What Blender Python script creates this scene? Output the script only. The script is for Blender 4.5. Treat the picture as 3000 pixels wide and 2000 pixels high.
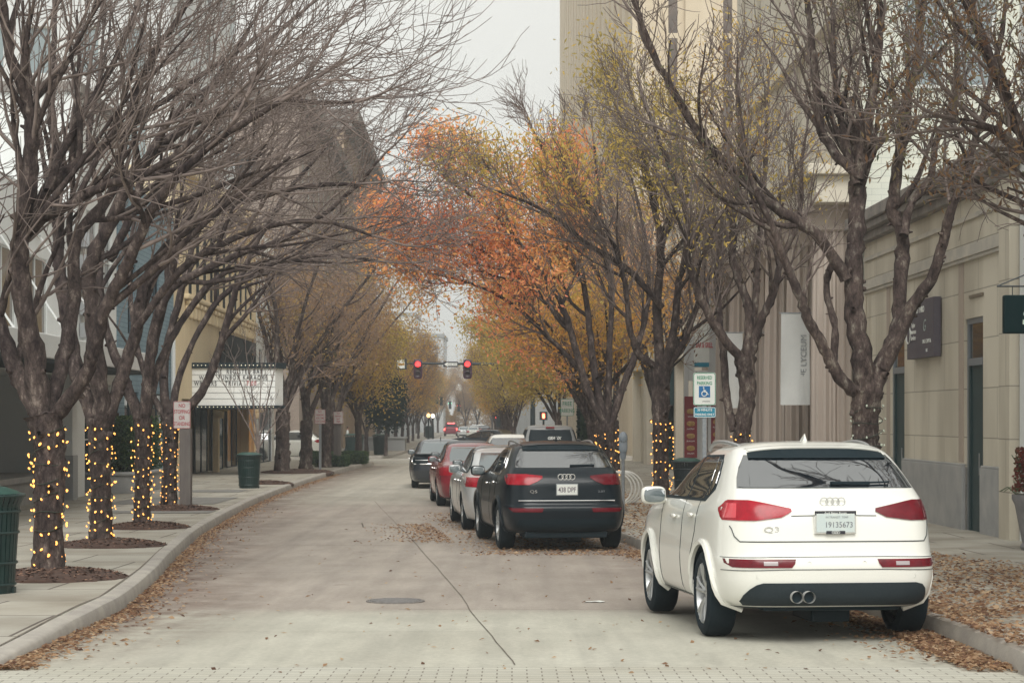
import bpy, bmesh, math, random
import numpy as np
from mathutils import Vector, Matrix
R = math.radians
PI = math.pi
rnd = random.Random(7)
for o in list(bpy.data.objects): bpy.data.objects.remove(o)
S = bpy.context.scene
COL = S.collection

# ------------------------------------------------------------------ camera, world, sun, exposure
CZ = 1.775; F = 5700.0; HY = 1225.0
cam_d = bpy.data.cameras.new('camera'); cam = bpy.data.objects.new('camera', cam_d); COL.objects.link(cam)
cam.location = (0, 0, CZ); cam.rotation_euler = (R(90), 0, 0)
cam_d.sensor_width = 36; cam_d.lens = F/3000*36; cam_d.shift_y = 225/3000
cam_d.clip_start = .1; cam_d.clip_end = 3000
cam_d.dof.use_dof = True; cam_d.dof.focus_distance = 17.0; cam_d.dof.aperture_fstop = 16.0
S.camera = cam
W = bpy.data.worlds.new('World'); S.world = W; W.use_nodes = True
nt = W.node_tree; nt.nodes.clear()
sky = nt.nodes.new('ShaderNodeTexSky'); sky.sky_type = 'NISHITA'; sky.sun_disc = False
SUN_EL, SUN_AZ = R(46), R(178)
sky.sun_elevation = SUN_EL; sky.sun_rotation = SUN_AZ; sky.dust_density = 4.0; sky.air_density = 1.5
hsv = nt.nodes.new('ShaderNodeHueSaturation'); hsv.inputs['Saturation'].default_value = .08
mx = nt.nodes.new('ShaderNodeMix'); mx.data_type = 'RGBA'; mx.inputs[0].default_value = .86
mx.inputs[7].default_value = (6.2, 6.18, 5.8, 1)      # the flat cloud layer of an overcast day
bg = nt.nodes.new('ShaderNodeBackground'); bg.inputs[1].default_value = .10
wo = nt.nodes.new('ShaderNodeOutputWorld')
nt.links.new(sky.outputs[0], hsv.inputs['Color']); nt.links.new(hsv.outputs[0], mx.inputs[6])
nt.links.new(mx.outputs[2], bg.inputs[0]); nt.links.new(bg.outputs[0], wo.inputs[0])
sd = bpy.data.lights.new('sun', 'SUN'); sun = bpy.data.objects.new('sun', sd); COL.objects.link(sun)
sd.energy = 1.5; sd.angle = R(34); sd.color = (1, .978, .93)
sun.rotation_euler = (R(44), 0, R(2)); sun.location = (0, -20, 40)
S.view_settings.view_transform = 'Standard'; S.view_settings.look = 'None'
S.view_settings.exposure = 0.72; S.view_settings.gamma = 1.0
S.render.engine = 'CYCLES'; S.cycles.use_denoising = True; S.cycles.max_bounces = 6
S.cycles.transparent_max_bounces = 8

# ------------------------------------------------------------------ measuring helpers
HD = [0, 13, 16, 18.5, 29.8, 43, 59, 80, 105, 200, 300, 900]
HH = [1.70, 1.745, 1.78, 1.85, 1.99, 2.05, 2.1, 2.14, 2.2, 2.45, 2.6, 2.9]
def rz(D): return CZ - float(np.interp(D, HD, HH))                # road height
def P(x, y, D): return np.array([(x-1500)*D/F, D, CZ + (HY-y)*D/F])
KLD = [(-3.6, 6), (-3.6, 15), (-3.72, 18.4), (-4.15, 22.7), (-4.64, 26.7), (-5.3, 33), (-5.95, 42.8), (-6.3, 50.6), (-6.6, 62.4), (-6.7, 78.6), (-6.4, 88), (-6.5, 91), (-7.3, 93), (-9.4, 94.2), (-13, 94.6)]
KRD = [(3.5, 6), (3.48, 13), (3.46, 15.6), (3.25, 18.6), (2.1, 27.5), (1.8, 31), (1.1, 37), (.5, 45), (.3, 51), (2.4, 55), (2.9, 58), (2.9, 88), (3.6, 92), (6, 94), (9, 94.5)]
KLF = [(-14, 104.5), (-9.6, 104.8), (-7.6, 106), (-6.9, 109), (-6.9, 125), (-7.6, 160), (-9.2, 216), (-10.3, 280), (-12, 360)]
KRF = [(8, 104.2), (1.2, 104.6), (-.6, 106), (-1.3, 109), (-1.8, 130), (-2.5, 184), (-3.6, 250), (-4.5, 360)]
def kx(tab, D): return float(np.interp(D, [p[1] for p in tab], [p[0] for p in tab]))
def XL(D): return -9.7 - .0175*D
def XR(D): return 8.1 - .0175*D
def swz(D, left=True):
    if left and D < 17.5: return rz(D) + .03 + .12*max(0, min(1, (D-12.5)/5))
    return rz(D) + .15

# ------------------------------------------------------------------ materials
def new_mat(name):
    m = bpy.data.materials.new(name); m.use_nodes = True
    return m, m.node_tree, m.node_tree.nodes['Principled BSDF']
def N(nt, t, **kw):
    n = nt.nodes.new(t)
    for k, v in kw.items(): setattr(n, k, v)
    return n
def ramp(nt, stops):
    r = N(nt, 'ShaderNodeValToRGB'); e = r.color_ramp.elements
    while len(e) < len(stops): e.new(.5)
    for el, (p, c) in zip(e, stops): el.position = p; el.color = (*c, 1) if len(c) == 3 else c
    return r
def mat(name, c, c2=None, scale=3, rough=.7, metal=0, bump=0, bscale=None, spec=.5, coat=0, ior=None, stretch=None):
    m, nt, b = new_mat(name)
    b.inputs['Roughness'].default_value = rough; b.inputs['Metallic'].default_value = metal
    b.inputs['Specular IOR Level'].default_value = spec
    if ior: b.inputs['IOR'].default_value = ior
    if coat: b.inputs['Coat Weight'].default_value = coat; b.inputs['Coat Roughness'].default_value = .04
    b.inputs['Base Color'].default_value = (*c, 1)
    if c2 or bump:
        tc = N(nt, 'ShaderNodeTexCoord'); mp = N(nt, 'ShaderNodeMapping')
        if stretch: mp.inputs['Scale'].default_value = stretch
        nt.links.new(tc.outputs['Object'], mp.inputs[0])
    if c2:
        n = N(nt, 'ShaderNodeTexNoise'); n.inputs['Scale'].default_value = scale; n.inputs['Detail'].default_value = 6; n.inputs['Roughness'].default_value = .62
        nt.links.new(mp.outputs[0], n.inputs[0])
        r = ramp(nt, [(.32, c), (.68, c2)]); nt.links.new(n.outputs[0], r.inputs[0]); nt.links.new(r.outputs[0], b.inputs['Base Color'])
    if bump:
        n2 = N(nt, 'ShaderNodeTexNoise'); n2.inputs['Scale'].default_value = bscale or scale*6; n2.inputs['Detail'].default_value = 5
        nt.links.new(mp.outputs[0], n2.inputs[0])
        bp = N(nt, 'ShaderNodeBump'); bp.inputs['Strength'].default_value = bump; bp.inputs['Distance'].default_value = .02
        nt.links.new(n2.outputs[0], bp.inputs['Height']); nt.links.new(bp.outputs[0], b.inputs['Normal'])
    return m
def mat_brick(name, c1, c2, mortar, bw=.22, bh=.075, rot=(0, 0, 0), ms=.02, rough=.85, stain=None, bump=.3, axis='Y'):
    """brick pattern laid on walls: axis Y for walls running along the street, X for walls across it, Z for paving"""
    m, nt, b = new_mat(name); b.inputs['Roughness'].default_value = rough
    tc = N(nt, 'ShaderNodeTexCoord'); sp = N(nt, 'ShaderNodeSeparateXYZ'); cb = N(nt, 'ShaderNodeCombineXYZ')
    nt.links.new(tc.outputs['Object'], sp.inputs[0])
    if axis == 'Z': nt.links.new(sp.outputs[0], cb.inputs[0]); nt.links.new(sp.outputs[1], cb.inputs[1])
    else:
        ad = N(nt, 'ShaderNodeMath', operation='ADD'); nt.links.new(sp.outputs[0], ad.inputs[0]); nt.links.new(sp.outputs[1], ad.inputs[1])
        nt.links.new(ad.outputs[0], cb.inputs[0]); nt.links.new(sp.outputs[2], cb.inputs[1])
    bt = N(nt, 'ShaderNodeTexBrick'); nt.links.new(cb.outputs[0], bt.inputs[0])
    bt.inputs['Color1'].default_value = (*c1, 1); bt.inputs['Color2'].default_value = (*c2, 1); bt.inputs['Mortar'].default_value = (*mortar, 1)
    bt.inputs['Scale'].default_value = 1; bt.inputs['Brick Width'].default_value = bw; bt.inputs['Row Height'].default_value = bh
    bt.inputs['Mortar Size'].default_value = ms*bh; bt.inputs['Mortar Smooth'].default_value = .3
    n = N(nt, 'ShaderNodeTexNoise'); n.inputs['Scale'].default_value = .9; n.inputs['Detail'].default_value = 8
    mp = N(nt, 'ShaderNodeMapping'); mp.inputs['Scale'].default_value = (1, 1, .22)
    nt.links.new(tc.outputs['Object'], mp.inputs[0]); nt.links.new(mp.outputs[0], n.inputs[0])
    r = ramp(nt, [(.3, stain or (.72, .7, .68)), (.62, (1, 1, 1))])
    nt.links.new(n.outputs[0], r.inputs[0])
    mx = N(nt, 'ShaderNodeMix', data_type='RGBA', blend_type='MULTIPLY'); mx.inputs[0].default_value = 1
    nt.links.new(bt.outputs[0], mx.inputs[6]); nt.links.new(r.outputs[0], mx.inputs[7]); nt.links.new(mx.outputs[2], b.inputs['Base Color'])
    bp = N(nt, 'ShaderNodeBump'); bp.inputs['Strength'].default_value = bump; bp.inputs['Distance'].default_value = .01; bp.invert = True
    nt.links.new(bt.outputs['Fac'], bp.inputs['Height']); nt.links.new(bp.outputs[0], b.inputs['Normal'])
    return m
def emit(name, c, s):
    m, nt, b = new_mat(name); b.inputs['Base Color'].default_value = (*c, 1)
    b.inputs['Emission Color'].default_value = (*c, 1); b.inputs['Emission Strength'].default_value = s
    return m
def leafmat(name, stops, rough=.75):
    m, nt, b = new_mat(name); b.inputs['Roughness'].default_value = rough; b.inputs['Specular IOR Level'].default_value = .2
    a = N(nt, 'ShaderNodeAttribute', attribute_name='rnd'); r = ramp(nt, stops)
    nt.links.new(a.outputs['Fac'], r.inputs[0]); nt.links.new(r.outputs[0], b.inputs['Base Color'])
    tr = N(nt, 'ShaderNodeBsdfTranslucent'); ms = N(nt, 'ShaderNodeMixShader'); ms.inputs[0].default_value = .5
    nt.links.new(r.outputs[0], tr.inputs[0]); nt.links.new(b.outputs[0], ms.inputs[1]); nt.links.new(tr.outputs[0], ms.inputs[2])
    nt.links.new(ms.outputs[0], nt.nodes['Material Output'].inputs[0])
    return m
M = {}
M['dark'] = mat('dark_trim', (.008, .018, .024), rough=.6, spec=.2)
M['tyre'] = mat('tyre_rubber', (.008, .016, .022), (.014, .022, .027), scale=30, rough=.9, spec=.2)
M['black'] = mat('black_metal', (.015, .025, .03), rough=.45)
M['glass'] = mat('tinted_glass', (.008, .014, .02), rough=.02, spec=.7, ior=2.9)
M['glassclear'] = mat('light_glass', (.10, .13, .14), rough=.05, spec=.9, ior=1.9)
M['silver'] = mat('alloy', (.46, .47, .47), rough=.35, metal=.75)
M['chrome'] = mat('chrome', (.8, .8, .78), rough=.15, metal=1)
M['red_lens'] = mat('red_lens', (.40, .008, .022), (.26, .005, .015), scale=14, rough=.22, coat=.12, spec=.3)
M['red_dark'] = mat('dark_red_lens', (.16, .006, .014), (.10, .004, .010), scale=14, rough=.25, coat=.1, spec=.3)
M['lamp_clear'] = mat('clear_lens', (.38, .33, .34), rough=.2, coat=.3)
M['white_paint'] = mat('white_car_paint', (.80, .80, .745), rough=.28, coat=.8)
M['black_paint'] = mat('black_car_paint', (.006, .012, .017), rough=.3, coat=.22, spec=.2)
M['silver_paint'] = mat('silver_car_paint', (.58, .60, .60), rough=.3, metal=.2, coat=.8)
M['grey_paint'] = mat('dark_grey_car_paint', (.028, .034, .042), rough=.25, coat=.6)
M['red_paint'] = mat('maroon_car_paint', (.23, .018, .030), rough=.25, coat=.6)
M['green_metal'] = mat('green_painted_metal', (.003, .020, .019), (.006, .030, .027), scale=8, rough=.42)
M['galv'] = mat('galvanised_steel', (.30, .32, .33), (.22, .24, .26), scale=20, rough=.5, metal=.3)
M['post'] = mat('brown_post', (.16, .14, .125), (.11, .095, .09), scale=9, rough=.8, stretch=(1, 1, .2))
M['bark'] = mat('bark', (.045, .037, .036), (.21, .185, .17), scale=13, rough=.95, bump=.9, bscale=38, stretch=(1, 1, 1.6))
M['bark_dark'] = mat('bark_dark', (.028, .022, .024), (.145, .118, .11), scale=15, rough=.95, bump=1, bscale=40, stretch=(1, 1, 1.8))
M['twig'] = mat('twigs', (.095, .072, .066), (.27, .215, .19), scale=3.5, rough=.9)
M['twig_far'] = mat('far_twigs', (.24, .165, .125), (.36, .255, .195), scale=1.5, rough=.9)
def bark_mat(name, dark, mid, pale):
    m, nt, b = new_mat(name); b.inputs['Roughness'].default_value = .95; b.inputs['Specular IOR Level'].default_value = .2
    tc = N(nt, 'ShaderNodeTexCoord'); n1 = N(nt, 'ShaderNodeTexNoise'); n1.inputs['Scale'].default_value = 11; n1.inputs['Detail'].default_value = 9; n1.inputs['Roughness'].default_value = .72
    n2 = N(nt, 'ShaderNodeTexNoise'); n2.inputs['Scale'].default_value = 2.3; n2.inputs['Detail'].default_value = 5
    v = N(nt, 'ShaderNodeTexVoronoi'); v.inputs['Scale'].default_value = 17; v.feature = 'DISTANCE_TO_EDGE'
    mp = N(nt, 'ShaderNodeMapping'); mp.inputs['Scale'].default_value = (1, 1, .45); nt.links.new(tc.outputs['Object'], mp.inputs[0])
    for n in (n1, n2, v): nt.links.new(mp.outputs[0], n.inputs['Vector'])
    r = ramp(nt, [(.34, dark), (.55, mid), (.70, pale)]); nt.links.new(n1.outputs[0], r.inputs[0])
    r2 = ramp(nt, [(.35, (.62, .6, .62)), (.65, (1.15, 1.12, 1.08))]); nt.links.new(n2.outputs[0], r2.inputs[0])
    mx = N(nt, 'ShaderNodeMix', data_type='RGBA', blend_type='MULTIPLY'); mx.inputs[0].default_value = 1; nt.links.new(r.outputs[0], mx.inputs[6]); nt.links.new(r2.outputs[0], mx.inputs[7])
    r3 = ramp(nt, [(0, (.55, .55, .55)), (.09, (1, 1, 1))]); nt.links.new(v.outputs['Distance'], r3.inputs[0])
    m3 = N(nt, 'ShaderNodeMix', data_type='RGBA', blend_type='MULTIPLY'); m3.inputs[0].default_value = .8; nt.links.new(mx.outputs[2], m3.inputs[6]); nt.links.new(r3.outputs[0], m3.inputs[7]); nt.links.new(m3.outputs[2], b.inputs['Base Color'])
    bp = N(nt, 'ShaderNodeBump'); bp.inputs['Strength'].default_value = 1; bp.inputs['Distance'].default_value = .03; nt.links.new(n1.outputs[0], bp.inputs['Height']); nt.links.new(bp.outputs[0], b.inputs['Normal'])
    return m
M['bark'] = bark_mat('bark', (.034, .025, .025), (.13, .10, .09), (.38, .36, .30))
M['bark_dark'] = bark_mat('bark_dark', (.022, .016, .018), (.10, .078, .072), (.30, .255, .225))
M['wire'] = mat('dark_wire', (.02, .03, .02), rough=.6)
M['bulb'] = emit('warm_bulb', (1, .42, .09), 1.6)
M['bulb_off'] = mat('unlit_bulb', (.5, .55, .45), rough=.2)
M['sign_white'] = mat('sign_white', (.72, .74, .70), (.66, .68, .64), scale=6, rough=.5)
M['sign_shaded'] = mat('shaded_sign_face', (.54, .51, .49), (.46, .43, .41), scale=7, rough=.6)  # white sign face greyed: its shade is put into the colour
M['sign_green'] = mat('sign_green', (.03, .26, .15), rough=.5)
M['sign_blue'] = mat('sign_blue', (.01, .13, .32), rough=.5)
M['sign_teal'] = mat('sign_teal', (.01, .22, .33), rough=.5)
M['sign_red'] = mat('sign_red', (.36, .06, .07), rough=.5)
M['ink'] = mat('black_lettering', (.02, .02, .03), rough=.6)
M['redink'] = mat('red_lettering', (.5, .04, .06), rough=.6)
M['white'] = mat('white_lettering', (.78, .8, .76), rough=.5)
M['stone'] = mat_brick('limestone', (.66, .61, .50), (.61, .565, .465), (.36, .33, .27), bw=2.3, bh=.80, ms=.014, stain=(.62, .60, .57), bump=.2)
M['granite'] = mat('granite_base', (.29, .295, .295), (.40, .395, .38), scale=2.2, rough=.8, bump=.15, bscale=60)
M['stone_dark'] = mat('weathered_stone', (.16, .15, .145), (.30, .27, .24), scale=2.5, rough=.9, bump=.3)
M['ledge'] = mat('ledge_stone', (.40, .38, .34), (.56, .52, .44), scale=2, rough=.9)
M['white_brick'] = mat_brick('white_brick', (.66, .67, .60), (.61, .63, .57), (.50, .52, .48), bw=.4, bh=.13, ms=.06, stain=(.86, .87, .84))
M['blue_brick'] = mat_brick('blue_painted_brick', (.22, .32, .38), (.19, .285, .34), (.13, .20, .24), bw=.4, bh=.13, ms=.1, stain=(.8, .82, .84))
M['brown_brick'] = mat_brick('brown_brick', (.40, .32, .27), (.35, .28, .24), (.40, .35, .31), bw=.3, bh=.1, ms=.12, stain=(.75, .73, .7))
M['orange_brick'] = mat_brick('orange_brown_brick', (.50, .38, .26), (.44, .33, .23), (.45, .37, .29), bw=.3, bh=.1, ms=.12, stain=(.78, .76, .73))
M['tan_wall'] = mat('tan_stone', (.56, .475, .35), (.65, .56, .43), scale=.6, rough=.85, stretch=(1, 1, .3))
M['cream'] = mat('cream_stucco', (.76, .63, .41), (.68, .56, .37), scale=.9, rough=.85, stretch=(1, 1, .4))
M['bank'] = mat('pinkish_limestone', (.44, .375, .33), (.54, .47, .41), scale=1.2, rough=.85, stretch=(1, 1, .3))
M['bank_light'] = mat('pale_limestone', (.62, .575, .48), (.55, .51, .43), scale=1.2, rough=.85, stretch=(1, 1, .3))
M['white_wall'] = mat('white_render', (.72, .74, .73), (.66, .68, .67), scale=.6, rough=.85, stretch=(1, 1, .3))
M['grey_wall'] = mat('grey_render', (.30, .31, .32), (.36, .37, .37), scale=.8, rough=.85, stretch=(1, 1, .3))
M['pale_wall'] = mat('pale_grey_concrete', (.52, .55, .57), (.60, .62, .63), scale=.5, rough=.85, stretch=(1, 1, .3))
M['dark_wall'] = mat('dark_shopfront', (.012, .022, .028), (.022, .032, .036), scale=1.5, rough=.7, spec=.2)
M['green_wall'] = mat('dark_green_panel', (.014, .042, .045), rough=.5)
M['win'] = mat('window_glass', (.03, .04, .048), rough=.06, spec=.8, ior=1.6)
M['win_dark'] = mat('dark_unlit_glass', (.018, .028, .034), rough=.45, spec=.08)
M['win_brown'] = mat('bronze_window_glass', (.09, .07, .06), (.15, .115, .09), scale=.9, rough=.1, spec=.7)
M['win_pale'] = mat('pale_window_glass', (.22, .27, .29), rough=.1, spec=.8)
M['frame_w'] = mat('white_window_frame', (.55, .57, .55), rough=.5)
M['frame_d'] = mat('dark_window_frame', (.014, .026, .034), rough=.6, spec=.2)
M['frame_s'] = mat('steel_door_frame', (.18, .20, .22), rough=.4)
M['mulch'] = mat('mulch', (.05, .026, .020), (.13, .075, .052), scale=26, rough=1, bump=1, bscale=60)
M['kerb'] = mat('kerb_concrete', (.30, .275, .25), (.43, .40, .35), scale=2.6, rough=.9, bump=.3, bscale=40)
M['joint'] = mat('joint_filler', (.09, .075, .06), (.20, .17, .14), scale=6, rough=1)
M['banner'] = mat('grey_banner_cloth', (.58, .59, .57), (.66, .67, .65), scale=1.5, rough=.8)
M['red_board'] = mat('dark_red_board', (.27, .035, .045), (.20, .03, .035), scale=3, rough=.4)
M['food'] = mat('photographed_food', (.30, .14, .06), (.5, .36, .10), scale=14, rough=.5)
M['hedge'] = leafmat('hedge_leaves', [(0, (.03, .065, .035)), (.6, (.06, .12, .05)), (1, (.14, .19, .07))])
M['ever'] = leafmat('evergreen_leaves', [(0, (.010, .026, .026)), (1, (.022, .045, .038))])
M['lv_orange'] = leafmat('orange_leaves', [(0, (.90, .30, .18)), (.3, (.96, .41, .20)), (.65, (.97, .50, .19)), (.88, (.95, .60, .20)), (1, (.78, .60, .24))])
M['lv_amber'] = leafmat('amber_leaves', [(0, (.72, .36, .10)), (.5, (.82, .48, .12)), (1, (.58, .46, .13))])
M['lv_yellow'] = leafmat('olive_yellow_leaves', [(0, (.42, .34, .11)), (.5, (.62, .47, .13)), (1, (.80, .53, .14))])
M['lv_brown'] = leafmat('brown_leaves', [(0, (.20, .11, .07)), (.4, (.32, .20, .11)), (.7, (.22, .20, .11)), (1, (.10, .13, .085))])
M['lv_far'] = leafmat('far_brown_leaves', [(0, (.34, .22, .14)), (.5, (.48, .30, .14)), (1, (.55, .40, .15))])
M['litter'] = leafmat('fallen_leaves', [(0, (.13, .07, .05)), (.3, (.29, .165, .10)), (.65, (.46, .29, .17)), (1, (.64, .48, .32))])
M['flower'] = leafmat('red_brown_blooms', [(0, (.12, .03, .03)), (.5, (.3, .07, .05)), (1, (.06, .10, .04))])
M['skin'] = mat('skin', (.30, .17, .12), rough=.6)
M['shirt'] = mat('white_shirt', (.62, .66, .64), rough=.8)
M['jeans'] = mat('dark_jeans', (.03, .05, .07), rough=.8)
M['hair'] = mat('dark_hair', (.02, .018, .016), rough=.8)

# road and pavement, with the brown stain that wet leaves leave along the kerbs
def road_mat():
    m, nt, b = new_mat('worn_concrete_road'); b.inputs['Roughness'].default_value = .85
    tc = N(nt, 'ShaderNodeTexCoord'); g = tc.outputs['Object']
    def noise(sc, det=6, st=None, rough=.6):
        n = N(nt, 'ShaderNodeTexNoise'); n.inputs['Scale'].default_value = sc; n.inputs['Detail'].default_value = det; n.inputs['Roughness'].default_value = rough
        if st:
            mp = N(nt, 'ShaderNodeMapping'); mp.inputs['Scale'].default_value = st; nt.links.new(g, mp.inputs[0]); nt.links.new(mp.outputs[0], n.inputs[0])
        else: nt.links.new(g, n.inputs[0])
        return n
    n1 = noise(.55, 7); n2 = noise(22, 4); n3 = noise(1.6, 6, (2.2, .5, 1))
    a = N(nt, 'ShaderNodeAttribute', attribute_name='slab'); s = N(nt, 'ShaderNodeAttribute', attribute_name='stain')
    c_far = ramp(nt, [(.3, (.345, .305, .268)), (.7, (.44, .395, .35))]); nt.links.new(n3.outputs[0], c_far.inputs[0])
    c_near = ramp(nt, [(.3, (.44, .435, .375)), (.7, (.53, .52, .45))]); nt.links.new(n3.outputs[0], c_near.inputs[0])
    mx = N(nt, 'ShaderNodeMix', data_type='RGBA'); nt.links.new(a.outputs['Fac'], mx.inputs[0]); nt.links.new(c_far.outputs[0], mx.inputs[6]); nt.links.new(c_near.outputs[0], mx.inputs[7])
    mu = N(nt, 'ShaderNodeMath', operation='MULTIPLY'); ad = N(nt, 'ShaderNodeMath', operation='ADD'); ad.inputs[1].default_value = .25
    n4 = noise(2.2, 8, None, .7); r4 = ramp(nt, [(.35, (0, 0, 0)), (.65, (1, 1, 1))]); nt.links.new(n4.outputs[0], r4.inputs[0])
    nt.links.new(r4.outputs[0], ad.inputs[0]); nt.links.new(ad.outputs[0], mu.inputs[0]); nt.links.new(s.outputs['Fac'], mu.inputs[1])
    m2 = N(nt, 'ShaderNodeMix', data_type='RGBA'); nt.links.new(mu.outputs[0], m2.inputs[0]); nt.links.new(mx.outputs[2], m2.inputs[6]); m2.inputs[7].default_value = (.17, .12, .095, 1)
    r2 = ramp(nt, [(.25, (.86, .86, .86)), (.75, (1.08, 1.08, 1.08))]); nt.links.new(n2.outputs[0], r2.inputs[0])
    m3 = N(nt, 'ShaderNodeMix', data_type='RGBA', blend_type='MULTIPLY'); m3.inputs[0].default_value = 1
    nt.links.new(m2.outputs[2], m3.inputs[6]); nt.links.new(r2.outputs[0], m3.inputs[7])
    r1 = ramp(nt, [(.3, (.84, .83, .82)), (.65, (1, 1, 1))]); nt.links.new(n1.outputs[0], r1.inputs[0])
    m4 = N(nt, 'ShaderNodeMix', data_type='RGBA', blend_type='MULTIPLY'); m4.inputs[0].default_value = 1
    n5 = noise(1.0, 4, (2.6, .05, 1)); r5 = ramp(nt, [(.35, (.88, .87, .86)), (.6, (1.03, 1.02, 1.0))]); nt.links.new(n5.outputs[0], r5.inputs[0])
    n6 = noise(1.3, 3); r6 = ramp(nt, [(.70, (1, 1, 1)), (.76, (.72, .70, .68))]); nt.links.new(n6.outputs[0], r6.inputs[0])
    m5 = N(nt, 'ShaderNodeMix', data_type='RGBA', blend_type='MULTIPLY'); m5.inputs[0].default_value = 1; nt.links.new(m3.outputs[2], m5.inputs[6]); nt.links.new(r5.outputs[0], m5.inputs[7])
    m6 = N(nt, 'ShaderNodeMix', data_type='RGBA', blend_type='MULTIPLY'); m6.inputs[0].default_value = 1; nt.links.new(m5.outputs[2], m6.inputs[6]); nt.links.new(r6.outputs[0], m6.inputs[7])
    nt.links.new(m6.outputs[2], m4.inputs[6]); nt.links.new(r1.outputs[0], m4.inputs[7]); nt.links.new(m4.outputs[2], b.inputs['Base Color'])
    bp = N(nt, 'ShaderNodeBump'); bp.inputs['Strength'].default_value = .25; bp.inputs['Distance'].default_value = .01
    nt.links.new(n2.outputs[0], bp.inputs['Height']); nt.links.new(bp.outputs[0], b.inputs['Normal'])
    return m
M['road'] = road_mat()
M['walk'] = mat_brick('pavement_slabs', (.42, .395, .335), (.37, .35, .30), (.12, .10, .085), bw=1.55, bh=1.5, ms=.012, axis='Z', stain=(.62, .58, .54))
M['walk_dark'] = mat('dark_pavement_panel', (.17, .165, .155), (.235, .225, .205), scale=2, rough=.9)
M['paver'] = mat_brick('light_pavers', (.50, .49, .42), (.45, .44, .38), (.22, .20, .17), bw=.205, bh=.102, ms=.06, axis='Z', stain=(.85, .83, .8))

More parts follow.
